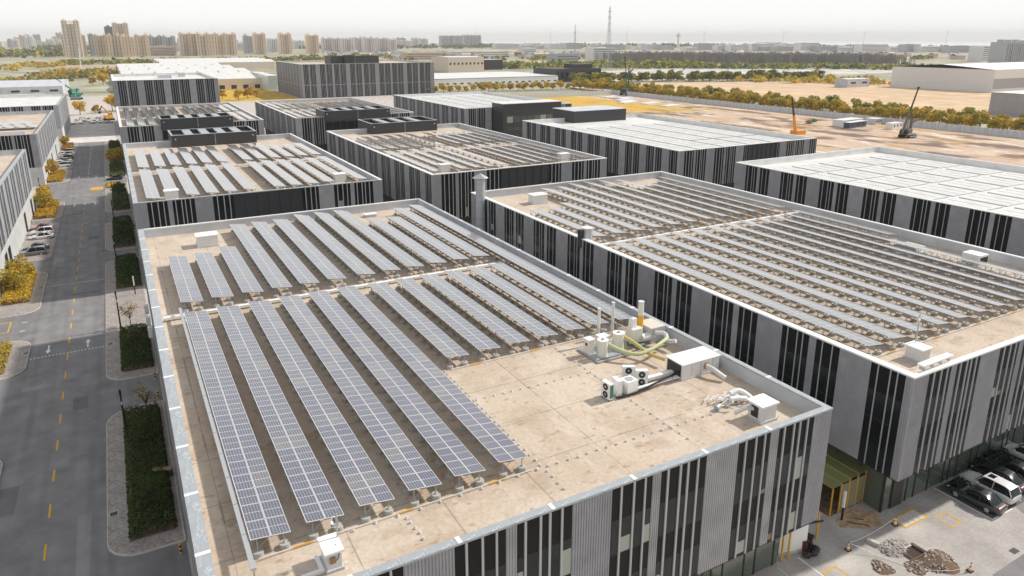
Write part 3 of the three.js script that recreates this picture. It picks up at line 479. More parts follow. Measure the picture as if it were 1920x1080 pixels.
{ const g = roofBox(7.12, -33.0, .78, 1.3, 1.15, 'white roof housing with camera mast at the front left of the nearest roof'); mesh('camera_mast', mb().cyl(V(.48, .9, -.35), V(.48, 3.0, -.35), .045, .045, 8).geo(), M.galv, g); mesh('bracket', mb().tube([[.46, 2.5, -.35], [.28, 2.65, -.3], [.18, 2.45, -.25]], .03, 6).geo(), M.white, g); mesh('camera', new THREE.SphereGeometry(.12, 12, 8), M.white, g, .18, 2.3, -.25); mesh('camera_lens', new THREE.SphereGeometry(.075, 10, 6), M.dark, g, .18, 2.22, -.2); mesh('junction_box', mb().ab(-.25, .6, .65, .05, .92, .78).geo(), M.wood, g); mesh('cable', mb().tube([[.2, 1.3, .2], [.25, 1.0, .7], [.15, .75, .72], [.05, .7, .72]], .022, 5).geo(), M.black, g); mesh('cable_duct', mb().ab(-1.7, .02, .3, -.5, .2, .52).ab(-.75, .02, -.8, -.52, .2, .3).geo(), M.white, g); }
{ const g = roofBox(59.2, -33.3, 1.2, 1.5, 1.2, 'white roof housing with camera mast at the front corner of the right-hand roof'); mesh('camera_mast', mb().cyl(V(.5, 1, -.6), V(.5, 4, -.6), .05, .05, 8).geo(), M.galv, g); mesh('camera', new THREE.SphereGeometry(.14, 10, 8), M.white, g, .3, 3.5, -.5); mesh('junction_box', mb().ab(.62, .7, -.1, .8, 1.1, .3).geo(), M.orange, g); }
{ const g = thing('roof_duct', 'long white roof duct lying on the front coping of the right-hand roof', 'duct', [54.6, 15.02, -30.3], 0.02); mesh('duct_top', mb().ab(0, .35, -.3, 4.2, .5, .3).geo(), M.white, g); for (let i = 0; i < 4; i++) mesh('support', mb().ab(.2 + i * 1.2, 0, -.2, .4 + i * 1.2, .35, .2).geo(), M.galv, g); }
{ const g = thing('flue', 'tall galvanised flue with conical cap at the back of the right-hand building', 'flue', [52.2, 0, -105.6]); mesh('stack', mb().cyl(V(0, 0, 0), V(0, 18.3, 0), .8, .8, 20).geo(), std({ map: mottled([.70, .72, .73], .1, 8, 128, 3, 44), roughness: .45, metalness: .35 }), g); for (let i = 1; i < 7; i++) mesh('band', mb().cyl(V(0, i * 2.6, 0), V(0, i * 2.6 + .08, 0), .83, .83, 20).geo(), M.galv, g); mesh('cap', mb().cyl(V(0, 18.55, 0), V(0, 19.3, 0), 1.35, .05, 20).geo(), M.white, g); mesh('cap_stays', mb().bar([.7, 18.2, 0], [.7, 18.6, 0], .08).bar([-.7, 18.2, 0], [-.7, 18.6, 0], .08).bar([0, 18.2, .7], [0, 18.6, .7], .08).geo(), M.galv, g); }
{ const g = thing('flue_stub', 'short bright steel flue at the alley edge of the right-hand roof', 'flue', [54.1, 13.7, -76.9]); mesh('drum', mb().cyl(V(0, 0, 0), V(0, 2.5, 0), .75, .75, 18).geo(), M.steel, g); mesh('rim', mb().cyl(V(0, 2.5, 0), V(0, 2.65, 0), .8, .8, 18).geo(), M.offwhite, g); mesh('access_frame', mb().ab(-1.2, 0, -.5, -.8, 2.4, .4).geo(), M.dark, g); }
for (const [z, r] of [[-71.5, 2.0], [-80, 1.7]]) { const g = thing('wall_duct', z > -75 ? 'nearer black curved duct on the alley side of the right-hand building' : 'farther black curved duct on the alley side of the right-hand building', 'duct', [52.9, 0, z]); const a = mb(); for (let i = 0; i < 9; i++) { const t0 = i / 9 * Math.PI, t1 = (i + 1) / 9 * Math.PI; a.quad(V(-.6, 6.5 + Math.sin(t0) * r, -Math.cos(t0) * r), V(-.6, 6.5 + Math.sin(t1) * r, -Math.cos(t1) * r), V(0, 6.5 + Math.sin(t1) * r, -Math.cos(t1) * r), V(0, 6.5 + Math.sin(t0) * r, -Math.cos(t0) * r)); } mesh('hood', a.ab(-.6, 0, -r, 0, 6.5, r).geo(), M.black2, g); }
// scrubber skid: tanks, fan, stacks, hoses
{
  const skid = thing('scrubber_skid', 'steel base frame under the white tanks and pipes on the nearest roof', 'base frame', [34, FL, -46.2]);
  mesh('beam', mb().ab(0, .05, -.1, 7.8, .2, .08).geo(), M.steel, skid); mesh('beam', mb().ab(0, .05, -3.2, 7.8, .2, -3.02).geo(), M.steel, skid); for (let i = 0; i < 4; i++) mesh('cross_beam', mb().ab(i * 2.5, .06, -3.02, i * 2.5 + .16, .19, -.1).geo(), M.steel, skid); mesh('deck', mb().ab(.1, .2, -2.9, 3.6, .24, -.2).geo(), M.galv, skid);
  const cream = plain(.70, .68, .60, .5);
  const tank = (x, z, r, h, l) => { const g = thing('scrubber_tank', l, 'tank', [x, FL + .24, z]); mesh('shell', mb().cyl(V(0, 0, 0), V(0, h, 0), r, r, 20).geo(), cream, g); mesh('lid', mb().cyl(V(0, h, 0), V(0, h + .06, 0), r + .05, r + .05, 20).geo(), M.white, g); mesh('nozzle', mb().cyl(V(0, h + .06, 0), V(0, h + .18, 0), .14, .14, 10).geo(), M.galv, g); };
  tank(35.1, -47.0, .46, 1.45, 'front white cylindrical tank beside the control cabinet'); tank(37.2, -47.5, .5, 1.5, 'rear white cylindrical tank with an orange pipe end');
  const cab = thing('control_cabinet', 'cream control cabinet with small screen beside the front tank', 'cabinet', [34.35, FL + .24, -48.0]); mesh('body', mb().ab(-.3, 0, -.35, .3, 1.3, .35).geo(), cream, cab); mesh('roof', mb().ab(-.36, 1.3, -.42, .36, 1.4, .42).geo(), M.white, cab); mesh('screen', mb().ab(-.32, .75, -.15, -.3, 1.0, .15).geo(), M.dark, cab);
  const cab2 = thing('filter_box', 'cream filter box between the two tanks', 'filter box', [36.1, FL + .24, -48.4]); mesh('body', mb().ab(-.45, 0, -.4, .45, 1.1, .4).geo(), cream, cab2); mesh('lid', mb().ab(-.5, 1.1, -.45, .5, 1.18, .45).geo(), M.white, cab2);
  const fan = thing('exhaust_fan', 'white blower with square duct and green motor', 'fan', [39.4, FL + .2, -47.6]); mesh('casing', mb().ab(-.6, .2, -.9, .5, 1.5, .2).geo(), cream, fan); mesh('duct', mb().ab(-.4, 1.5, -.8, .1, 2.4, -.2).geo(), M.white, fan); mesh('drum', mb().cyl(V(.4, .5, .1), V(1.9, .5, .1), .38, .38, 14).geo(), M.offwhite, fan); mesh('motor', mb().cyl(V(-1.2, .3, .3), V(-.3, .3, .3), .22, .22, 10).geo(), M.green, fan); mesh('motor', mb().cyl(V(-.6, .2, .9), V(.1, .2, .9), .18, .18, 10).geo(), M.green, fan);
  const stack = (x, z, r, h, l, y) => { const g = thing('exhaust_stack', l, 'stack', [x, FL, z]); mesh('pipe', mb().cyl(V(0, 0, 0), V(0, h, 0), r, r, 14).geo(), cream, g); mesh('rim', mb().cyl(V(0, h, 0), V(0, h + .06, 0), r + .03, r + .03, 14).geo(), M.offwhite, g); if (y) mesh('yellow_wrap', mb().cyl(V(0, y, 0), V(0, y + 1, 0), r + .02, r + .02, 14).geo(), M.yellow, g); else mesh('stays', mb().bar([0, h * .55, 0], [-1, 0, .5], .04).bar([0, h * .55, 0], [.7, 0, .8], .04).bar([0, h * .55, 0], [.1, 0, -1], .04).geo(), M.galv, g); };
  stack(36.5, -49.6, .14, 3.5, 'slim cream stack nearest the solar rows'); stack(38.7, -50.4, .14, 3.4, 'slim cream stack between the other two'); stack(40.3, -48.3, .26, 3.9, 'thick grey-white stack with a yellow band', 1.6);
  const duct = thing('air_plenum_box', 'grey sheet metal box against the parapet', 'plenum box', [41.5, FL, -48.2]); mesh('body', mb().ab(-.75, 0, -1, .85, 1.5, 1).geo(), M.parapet, duct); mesh('lid', mb().ab(-.8, 1.5, -1.05, .9, 1.56, 1.05).geo(), plain(.62, .55, .47, .6), duct);
  const hose = (p, m, l, r = .17) => { const g = thing('flexible_hose', l, 'hose', [0, 0, 0]); mesh('hose', mb().tube(p, r, 10, 5).geo(), m, g); mesh('clamp', mb().cyl(V(...p[0]), V(p[0][0] + .1, p[0][1], p[0][2] + .05), r + .03, r + .03, 10).geo(), M.galv, g); };
  hose([[35.5, 15, -46.9], [36.3, 14.6, -45.6], [37.2, 14.5, -44.7], [38.6, 14.7, -44.6], [40.2, 14.9, -45.0], [41.2, 14.9, -45.5]], plain(.50, .53, .27, .7), 'yellow-green flexible hose from the front tank');
  hose([[37.6, 15.1, -47.3], [38.0, 14.8, -46.2], [38.3, 14.4, -44.6], [38.7, 14.4, -42.9]], plain(.56, .44, .17, .7), 'orange-yellow flexible hose from the rear tank to the housing');
  hose([[41.1, 14.8, -47.1], [41.6, 14.9, -46.3], [41.4, 14.5, -45.6], [41.7, 14.7, -44.9]], M.offwhite, 'silver flexible hose below the sheet metal box', .2);
  // big white housing with black louvre, outlet spout, and outdoor units
  const h = thing('air_handling_unit', 'big white air handling unit against the right parapet', 'air handler', [38.2, FL, -41.1]); mesh('casing', mb().ab(0, .15, -1.0, 4.1, 1.38, .95).geo(), M.offwhite, h); mesh('roof', mb().ab(-.08, 1.38, -1.1, 4.18, 1.46, 1.05).geo(), M.white, h); mesh('louvre', mb().ab(-.05, .3, -.85, -.01, 1.3, .8).geo(), M.dark, h); mesh('plinth', mb().ab(-.05, 0, -1.05, 4.15, .15, 1.0).geo(), M.parapet, h); mesh('spout', mb().tube([[2.6, .8, .95], [2.7, .75, 1.7], [2.9, .5, 2.4], [3.05, .35, 2.8]], .2, 10).geo(), M.offwhite, h); mesh('spout_collar', mb().cyl(V(2.6, .8, .94), V(2.62, .8, 1.04), .29, .29, 12).geo(), plain(.4, .2, .07, .8), h); mesh('panel_seam', mb().ab(2, .2, .95, 2.05, 1.35, .97).ab(1.0, .2, .95, 1.03, 1.35, .965).ab(3.3, .2, .95, 3.33, 1.35, .965).geo(), M.galv, h);
  const tr = thing('pipe_tray', 'white pipe tray and black hoses running to the outdoor units', 'pipe tray', [31, FL, -40.6]); mesh('tray', mb().ab(4, .25, -.9, 7.2, .5, -.5).ab(2, .2, -.1, 7.2, .3, .2).geo(), M.white, tr); mesh('black_hose', mb().tube([[.6, .2, .45], [2.5, .22, .5], [5, .5, .3], [7, .65, .15], [7.6, .9, .2]], .07, 6).geo(), M.rubber, tr); mesh('black_hose', mb().tube([[.6, .12, .3], [2.5, .15, .35], [5, .4, .15], [7.4, .8, .1]], .06, 6).geo(), M.rubber, tr); mesh('legs', mb().bar([4.4, 0, .3], [4.4, .4, .3]).bar([6.4, 0, .2], [6.4, .5, .2]).geo(), M.galv, tr);
  const ac = (x, z, ry, l, two) => { const g = thing('air_conditioner', l, 'outdoor unit', [x, FL, z], ry); mesh('casing', mb().ab(-.5, .12, -.2, .5, 1.45, .2).geo(), M.white, g); for (const y of two ? [.45, 1.1] : [.8]) { mesh('fan_grille', mb().cyl(V(0, y, .2), V(0, y, .225), .28, .28, 14).geo(), M.dark, g); mesh('fan_ring', mb().cyl(V(0, y, .225), V(0, y, .235), .1, .1, 10).geo(), M.galv, g); } mesh('foot', mb().ab(-.45, 0, -.2, -.35, .12, .2).ab(.35, 0, -.2, .45, .12, .2).geo(), M.rubber, g); mesh('coil_grille', mb().ab(.5, .25, -.17, .515, 1.35, .17).geo(), M.green, g); };
  ac(31.0, -40.7, -Math.PI / 2 + .1, 'leftmost outdoor unit with two round fans', 1); ac(32.0, -40.8, Math.PI / 2 - .1, 'slim outdoor unit second from the left, dark green coil', 0); ac(34.2, -42.2, -.5, 'rear outdoor unit behind the double fan one', 1); ac(34.7, -41.1, -.5, 'outdoor unit nearest the air handler with two fans', 1);
  const u = thing('condenser_unit', 'wide white condenser with fan on top between the slim units', 'outdoor unit', [33.1, FL, -40.7], .1); mesh('casing', mb().ab(-.55, .1, -.5, .55, 1.2, .5).geo(), M.white, u); mesh('top_fan', mb().cyl(V(0, 1.2, 0), V(0, 1.23, 0), .35, .35, 16).geo(), M.galv, u); mesh('coil_grille', mb().ab(.55, .2, -.42, .57, 1.1, .42).geo(), M.green, u);
  // heap of dismantled duct frames
  const hp = thing('scrap_heap', 'heap of dismantled white frames and duct pieces on the roof', 'scrap heap', [39.0, FL, -35.4]); seed = 99;
  for (let i = 0; i < 46; i++) { const a = rr(-2, 1.5), b = rr(-.9, .9), y = rr(.05, .5), t = rr(-.5, .5), L = rr(.5, 1.4); mesh('frame_bar', mb().bar([0, 0, 0], [Math.cos(t) * L, rr(-.12, .25), Math.sin(t) * L], rr(.04, .08)).geo(), R() < .7 ? M.white : M.offwhite, hp, a, y, b + a * .12); }
  mesh('duct_piece', mb().tube([[-.3, .5, .1], [.4, .5, .3], [1.0, .4, .5]], .2, 10).geo(), M.white, hp); mesh('duct_piece', mb().tube([[.2, .6, -.4], [.9, .75, -.3], [1.4, .5, .1], [1.6, .2, .6]], .22, 10).geo(), M.white, hp); mesh('duct_piece', mb().cyl(V(-1.9, .25, .3), V(-1.5, .3, .2), .22, .22, 12).geo(), M.galv, hp);
  const sl = thing('slab_stack', 'stack of pale slabs at the right parapet of the right-hand roof', 'slabs', [88, FL, -55]); for (let i = 0; i < 5; i++) mesh('slab', mb().ab(0, 0, 0, 3.4, .1, 2.6).geo(), M.offwhite, sl, i * .25, i * .13, -i * .2);
  const hb = thing('roof_vent_housing', 'big white roof housing with black opening at the right picture edge', 'roof housing', [92.5, FL, -47]); mesh('housing', mb().ab(-.8, 0, -1.1, 1.1, 1.3, 1.1).geo(), M.white, hb); mesh('opening', mb().ab(-.7, .25, 1.1, 1.0, 1.05, 1.12).geo(), M.dark, hb);
}
// ---------------------------------------------------------------- vegetation
const pal = {
  gold: [[.70, .46, .05], [.60, .40, .05], [.78, .52, .06], [.44, .37, .07]], olive: [[.32, .33, .08], [.46, .38, .08], [.25, .28, .08], [.56, .41, .08]],
  green: [[.12, .17, .055], [.16, .21, .065], [.10, .14, .05], [.23, .24, .075]], dark: [[.05, .09, .02], [.075, .12, .028], [.035, .065, .018], [.11, .14, .035]],
  brown: [[.13, .085, .05], [.18, .12, .07], [.10, .07, .05]], rust: [[.46, .25, .05], [.36, .20, .05], [.54, .31, .06]], grey: [[.25, .22, .21], [.29, .25, .235], [.22, .195, .185]], pale: [[.26, .29, .12], [.20, .25, .11], [.33, .32, .15]],
};
function leaf(a, x, y, z, s, cols) {                       // one small folded leaf clump: two faces of random lie
  const t = R() * 6.283, ph = Math.acos(rr(-0.2, 1)), e = V(Math.cos(t), rr(-.5, .5), Math.sin(t)).normalize(), f = V(-Math.sin(t) * Math.cos(ph), Math.sin(ph), Math.cos(t) * Math.cos(ph)).normalize();
  const c = V(x, y, z), L = e.clone().multiplyScalar(s * rr(.6, 1.2)), W = f.multiplyScalar(s * rr(.4, .8)), cc = cols[Math.floor(R() * cols.length)], k = rr(.8, 1.2); a.col = [cc[0] * k, cc[1] * k, cc[2] * k];
  a.tri(c.clone().sub(L), c.clone().add(W), c.clone().add(L)); if (R() < .8) a.tri(c.clone().sub(L), c.clone().sub(W), c.clone().add(L).addScaledVector(W, .3));
}
const lobesOf = (r, h, n, flat = .75) => { const o = [[0, h, 0, r * .62], [rr(-.2, .2) * r, h + r * .4, rr(-.2, .2) * r, r * .45]]; for (let i = 0; i < n; i++) { const t = i / n * 6.283 + rr(-.4, .4), d = r * rr(.35, .72); o.push([Math.cos(t) * d, h + r * rr(-.5, .5), Math.sin(t) * d, r * rr(.26, .46)]); } return o; };
function crownG(r, h, n, size, cols, nl = 9, flat = .95) {
  const a = mb(); a.c = []; const lo = lobesOf(r, h, nl, flat);
  for (let i = 0; i < n; i++) { const [x, y, z, q] = lo[Math.floor(R() * lo.length)], t = R() * 6.283, c = rr(-.75, 1), s = Math.sqrt(1 - c * c), d = q * Math.pow(R(), .33); leaf(a, x + s * Math.cos(t) * d, y + c * d * flat, z + s * Math.sin(t) * d, size, cols); }
  return a.geo();
}
function trunkG(h, r, n, spread) { const a = mb(); a.cyl(V(0, 0, 0), V(.05, h * .6, 0), r, r * .7, 6, false); for (let i = 0; i < n; i++) { const t = i / n * 6.283 + rr(-.4, .4), y = h * rr(.4, .62), e = V(Math.cos(t) * spread * rr(.5, 1), h * rr(.85, 1.25), Math.sin(t) * spread * rr(.5, 1)); a.cyl(V(.04, y, 0), e, r * .5, r * .12, 4, false); } return a.geo(); }
function treeProto(name, r, h, n, size, cols, label, group, o = {}) {
  const g = thing(name, label, 'tree', [0, 0, 0], 0, group);
  mesh('trunk', trunkG(o.th || h, o.tr || r * .055, o.limbs || 5, r * .6), M.bark, g); if (n) mesh('crown', crownG(r, h, n, size, cols, o.nl, o.flat), M.leaf, g); return g;
}
function scatter(protos, pts, label) { pts.forEach(([x, z, s = 1], i) => { const k = i % protos.length; const sc = s * rr(.85, 1.15); if (!protos[k].userData.used) { protos[k].userData.used = 1; protos[k].position.set(x, 0, z); protos[k].rotation.y = R() * 6; protos[k].scale.setScalar(sc); } else { const c = copy(protos[k], x, 0, z, R() * 6); c.scale.setScalar(sc); } }); protos.forEach(p => { delete p.userData.used; }); scene.children.forEach(c => { delete c.userData.used; }); }
seed = 4242;
{ // avenue behind the site wall
  const lab = 'round golden-green tree in the avenue behind the long site wall', gr = 'avenue trees behind the site wall';
  const P = [[3.6, 4.2, pal.gold.concat(pal.olive)], [3.9, 4.4, pal.olive.concat(pal.gold.slice(0, 2))], [3.5, 4, pal.gold], [4.1, 4.6, pal.olive.concat(pal.gold)]].map(([r, h, c]) => treeProto('avenue_tree', r, h, 1100, .48, c, lab, gr));
  const pts = []; for (let z = -130; z > -520; z -= 4.2) { pts.push([347 + rr(-1.5, 1.5), z + rr(-1, 1), rr(.85, 1.15)]); } scatter(P, pts);
  const lab2 = 'green and amber tree in the second avenue row, field side', P2 = [[3.8, 4.6, pal.green.concat(pal.olive)], [3.6, 4.4, pal.olive], [3.9, 4.5, pal.gold.concat(pal.olive)]].map(([r, h, c]) => treeProto('avenue_tree', r, h, 900, .52, c, lab2, 'second avenue row'));
  const q = []; for (let z = -120; z > -560; z -= 6.6) q.push([372 + rr(-3, 3), z + rr(-2, 2), rr(.75, 1.15)]); scatter(P2, q);
  const lab3 = 'golden street tree in front of the white factory', P3 = [[3.6, 3.9, pal.gold], [3.4, 3.8, pal.gold.concat(pal.olive)]].map(([r, h, c]) => treeProto('street_tree', r, h, 600, .65, c, lab3, 'street trees before the factory'));
  const w = []; for (let x = 214; x < 372; x += 6.4) w.push([x, -524 + (x - 214) * .1 + rr(-1.5, 1.5), rr(.85, 1.15)]); scatter(P3, w);
  const lab4 = 'dark green tree along the far side of the dry field', P4 = [[4.6, 4.8, pal.green], [4.2, 4.6, pal.green.concat(pal.olive)], [4.4, 4.8, pal.olive]].map(([r, h, c]) => treeProto('field_tree', r, h, 480, .85, c, lab4, 'trees along the far field edge'));
  const u = []; for (let k = 0; k < 46; k++) { const t = k / 45; u.push([392 + t * 245, -590 + t * 92 + rr(-5, 5), rr(.8, 1.2)]); u.push([400 + t * 240, -606 + t * 92 + rr(-6, 6), rr(.8, 1.2)]); } scatter(P4, u);
  const lab5 = 'yellow autumn tree beyond the end of the road', P5 = [[4.4, 5.2, pal.gold], [3.6, 4.4, pal.gold.concat(pal.rust)]].map(([r, h, c]) => treeProto('street_tree', r, h, 1200, .5, c, lab5, 'yellow trees beyond the road end'));
  scatter(P5, [[-17, -468, .8], [-9.5, -474, .75], [2, -478, 1.15], [6, -484, 1.1], [-1, -487, 1], [68, -546, .8], [76, -528, .9], [84, -540, 1], [92, -552, .8], [62, -560, .7], [50.2, -212, .8], [-14, -760, 1.1], [-6, -765, 1.2], [12, -770, 1]]);
}
function hedge(label, pts, h, cols, n, size, extra) {       // clipped bed: leaves over an uneven mound inside an outline box [x0,z0,x1,z1]
  const [x0, z0, x1, z1] = pts, g = thing('hedge', label, 'hedge', [(x0 + x1) / 2, .13, z1]), a = mb(); a.c = [];
  const hh = (x, z) => h * (.62 + .62 * fbm(x * .7, z * .7, 5, 3)) * ss(0, .35, Math.min(x - x0, x1 - x)) * .9 + .1;
  for (let i = 0; i < n; i++) { const x = rr(x0, x1), z = rr(z0, z1), y = hh(x, z) * (R() < .75 ? rr(.8, 1.05) : R()); leaf(a, x - (x0 + x1) / 2, y, z - z1, size, cols); }
  mesh('foliage', a.geo(), M.leaf, g); mesh('soil_bed', mb().slab(rrect(x0 - (x0 + x1) / 2, z0 - z1, x1 - (x0 + x1) / 2, 0, [.3, .3, .3, .6]), 0, .06).geo(), M.soil, g);
  return g;
}
hedge('dark green planting bed beside the nearest building, nearest the camera', [-3.6, -84.3, .1, -60.2], .75, pal.dark, 7000, .16);
hedge('dark green bed with a bare shrub, next to the plaza', [-3.5, -111, .2, -96.2], .8, pal.dark, 4200, .17);
hedge('very dark green bed along the gap between the first two buildings', [-3.6, -150.5, .2, -132], 1.1, pal.dark, 3600, .2);
hedge('long dark green bed beside the second building', [-3.7, -184.5, .2, -160], 1.4, pal.dark, 4000, .22);
hedge('dark green bed before the speed hump', [-3.5, -222, .2, -197], 1.6, pal.dark.concat(pal.green), 3600, .24);
hedge('green bed beside the third building', [-3.8, -276, .2, -247], 1.2, pal.green, 3000, .26); hedge('green bed farthest along the right kerb', [-3.8, -334, .2, -280], 1.0, pal.dark, 3400, .28);
hedge('amber clipped bed at the left kerb near the car park', [-20, -149, -16, -131.8], 1.1, pal.gold, 3600, .2); hedge('rust clipped bed past the left car park', [-20, -215.5, -15.6, -196], .9, pal.rust.concat(pal.gold), 3200, .24);
hedge('amber clipped bed at the far left junction', [-22.6, -266, -16.2, -246.5], .8, pal.gold.concat(pal.rust), 3000, .28); hedge('yellow bed with a sign at the left picture edge', [-20.8, -113.6, -16.6, -103], .7, pal.gold.concat(pal.olive), 2600, .17);
hedge('small rust bed beyond the far parked cars', [-19.6, -336, -16, -318], .8, pal.rust, 1600, .3); hedge('small amber bed on the right kerb at the hump', [-4.9, -236, -1.2, -229], .5, pal.gold, 900, .22);
{ const g = thing('info_sign', 'small green information sign in the yellow bed', 'sign', [-17.8, .13, -108.2], .5); mesh('board', mb().ab(-.5, .5, -.04, .5, 1.7, .04).geo(), M.green, g); mesh('post', mb().ab(-.4, 0, -.03, -.34, .5, .03).ab(.34, 0, -.03, .4, .5, .03).geo(), M.galv, g); }
{
  const one = (label, x, z, r, h, n, s, cols, o) => { const g = treeProto('small_tree', r, h, n, s, cols, label, null, o); g.position.set(x, .13, z); return g; };
  one('bushy amber tree at the left kerb, nearest the car park', -18.2, -146, 2.4, 2.6, 1800, .2, pal.gold.concat(pal.olive), { flat: .9 }); one('bushy amber tree at the left kerb, front of the pair', -18.4, -137.5, 2.6, 2.6, 2000, .2, pal.gold.concat(pal.olive), { flat: .9 });
  one('yellow-green tree in the rust bed beside the slatted wall', -18.3, -207, 2.5, 3.2, 1400, .24, pal.olive.concat(pal.gold)); one('amber tree at the back of the rust bed', -18.6, -214, 2.3, 3, 1200, .26, pal.gold);
  one('amber tree in the far left junction bed', -19, -258, 2.6, 3.2, 1100, .3, pal.gold.concat(pal.rust)); one('thin bare-topped tree beside the far left wall', -20.5, -250, 1.8, 3.4, 420, .26, pal.rust);
  one('yellow tree over the right kerb halfway along the road', -1.8, -262, 3.4, 4.2, 1800, .32, pal.gold.concat(pal.olive)); one('amber tree in the far left bed', -18.4, -326, 2.2, 3, 600, .36, pal.gold);
  one('sparse reddish young tree at the plaza edge', -2.0, -112.6, 1.5, 2.6, 340, .12, pal.brown.concat(pal.rust), { limbs: 9 }); one('sparse young tree in the middle of the bed by the plaza', -1.7, -104.5, 1.4, 2.2, 300, .12, pal.green.concat(pal.brown), { limbs: 9 });
  one('sparse young tree at the driveway corner', -1.2, -83, 1.5, 2.6, 320, .12, pal.olive.concat(pal.brown), { limbs: 10 }); one('low dark shrub tree in the nearest bed, behind the bench', -1.8, -76, 1.5, 1.6, 900, .14, pal.dark, { limbs: 8 });
  one('low dark shrub tree in the nearest bed, before the bench', -1.6, -64.6, 1.7, 1.5, 1000, .14, pal.dark, { limbs: 8 }); one('tall dark shrub beside the second building', -1.5, -168, 2, 2.4, 900, .24, pal.dark); one('tall dark shrub by the second building, nearer the hump', -1.6, -214, 2.1, 2.6, 900, .26, pal.dark.concat(pal.green));
  one('bare thin tree in the gap beside the flue', 50.8, -124, 1.2, 6.5, 260, .16, pal.brown, { th: 8, limbs: 14 });
}
// far woods and belts that read as one mass
function woods(name, label, cat, spots, w, h, cols, sizes) { const a = mb(); a.c = []; for (const [x, z, k = 1] of spots) { const n = sizes; for (let i = 0; i < n; i++) { const t = R() * 6.283, d = Math.sqrt(R()) * w * k, y = h * k * (1 - Math.pow(d / (w * k), 2) * .6) * Math.pow(R(), .6); leaf(a, x + Math.cos(t) * d, y, z + Math.sin(t) * d, w * .36 * k, cols); } } return solo(name, a.geo(), M.leaf, label, cat, null, 'stuff'); }
const along = (x0, z0, x1, z1, n, jx, jz, k0 = .8, k1 = 1.3) => { const o = []; for (let i = 0; i < n; i++) { const t = (i + R()) / n; o.push([x0 + (x1 - x0) * t + rr(-jx, jx), z0 + (z1 - z0) * t + rr(-jz, jz), rr(k0, k1)]); } return o; };
woods('tree_belt', 'dark green tree belt across the left distance below the towers', 'tree belt', along(-60, -1400, 440, -1480, 90, 6, 18), 9, 8, pal.green.concat(pal.olive), 26);
woods('tree_belt', 'amber and green scrub left of the road far behind the warehouses', 'tree belt', along(-75, -1010, 60, -1040, 30, 14, 30).concat(along(-160, -1100, -50, -1500, 60, 50, 60)), 7, 6, pal.olive.concat(pal.gold, pal.rust), 24);
woods('tree_belt', 'loose amber and green trees on the waste ground left of the warehouses', 'tree belt', along(-110, -720, -20, -1000, 60, 34, 40, .7, 1.3), 6, 6, pal.olive.concat(pal.green, pal.rust), 26);
woods('tree_belt', 'hazy mixed woods at the left end of the skyline', 'tree belt', along(-360, -2200, -80, -2300, 110, 60, 320, .8, 1.6), 14, 11, pal.green.concat(pal.brown, pal.olive), 22);
woods('tree_belt', 'green woods between the white factory and the telecom mast', 'tree belt', along(360, -1010, 800, -840, 130, 20, 60), 9, 9, pal.olive.concat(pal.green), 24);
woods('tree_belt', 'hazy trees and gardens below the grey tower cluster', 'tree belt', along(500, -1600, 1550, -1100, 330, 80, 260, .6, 1.2), 12, 8, pal.green.concat(pal.brown, pal.olive), 18);
woods('tree_belt', 'scrub and bushes in front of the bare poplar wood', 'tree belt', along(640, -880, 1010, -600, 120, 24, 24, .7, 1.3), 8, 7, pal.olive.concat(pal.green, pal.green), 26);
woods('tree_belt', 'green trees between the white hangar and the field', 'tree belt', along(560, -520, 640, -420, 30, 16, 16), 6, 6, pal.olive.concat(pal.gold), 30);
woods('tree_belt', 'hazy low trees along the right end of the skyline', 'tree belt', along(2600, -2600, 2400, -900, 160, 160, 120, .8, 1.6), 20, 12, pal.green.concat(pal.brown), 16);
woods('tree_belt', 'distant tree line across the middle of the horizon', 'tree belt', along(-300, -3400, 3000, -2900, 260, 120, 260, .8, 1.5), 26, 12, pal.green.concat(pal.brown), 14);
woods('scrub_strip', 'low amber scrub strip between the site wall and the avenue trees', 'scrub', along(342, -120, 342, -520, 260, 1.6, 1, .8, 1.2), 1.3, 1.3, pal.gold.concat(pal.rust), 22);
{ // bare poplar wood: upright thin brooms of branches
  const a = mb(); a.c = []; for (let i = 0; i < 2600; i++) { const t = R(), x = 800 + t * 310 + rr(-30, 30), z = -1030 + t * 310 + rr(-70, 10), h = rr(15, 22); for (let k = 0; k < 7; k++) { const c = pal.grey[(i + k) % 3], f = rr(.85, 1.15), b = h * rr(.05, .5), e = h * rr(.75, 1), dx = rr(-1.4, 1.4), dz = rr(-1.4, 1.4), w = rr(.25, .6); a.col = [c[0] * f, c[1] * f, c[2] * f]; a.tri(V(x + dx * .4 - w, b, z + dz * .4), V(x + dx * .4 + w, b, z + dz * .4 + w), V(x + dx, e, z + dz)); } }
  solo('poplar_wood', a.geo(), leafMat(), 'grey-brown bare poplar wood across the right distance', 'wood', null, 'stuff');
}
// ---------------------------------------------------------------- street furniture
const lamp = (x, z, h, lab) => { const g = thing('street_lamp', lab, 'street lamp', [x, .13, z], 0, 'black street lamps along the right kerb'); mesh('pole', mb().cyl(V(0, 0, 0), V(0, h, 0), .12, .09, 10).geo(), M.black, g); mesh('lamp_head', mb().ab(-.11, h, -.11, .11, h + .5, .11).geo(), M.black, g); mesh('base', mb().cyl(V(0, 0, 0), V(0, .25, 0), .2, .18, 10).geo(), M.black, g); mesh('sensor_box', mb().ab(-.06, h * .78, .09, .06, h * .84, .2).geo(), M.offwhite, g); };
['beside the nearest planting bed', 'at the plaza between the first buildings', 'at the second driveway', 'beside the second building', 'before the speed hump', 'beside the third building', 'farthest along the kerb'].forEach((l, i) => lamp(-3.3, [-78.5, -112.7, -147.5, -181.5, -216, -250, -284][i], 5.2, 'black street lamp post ' + l));
lamp(-20.0, -223, 5, 'black street lamp post at the left junction'); 
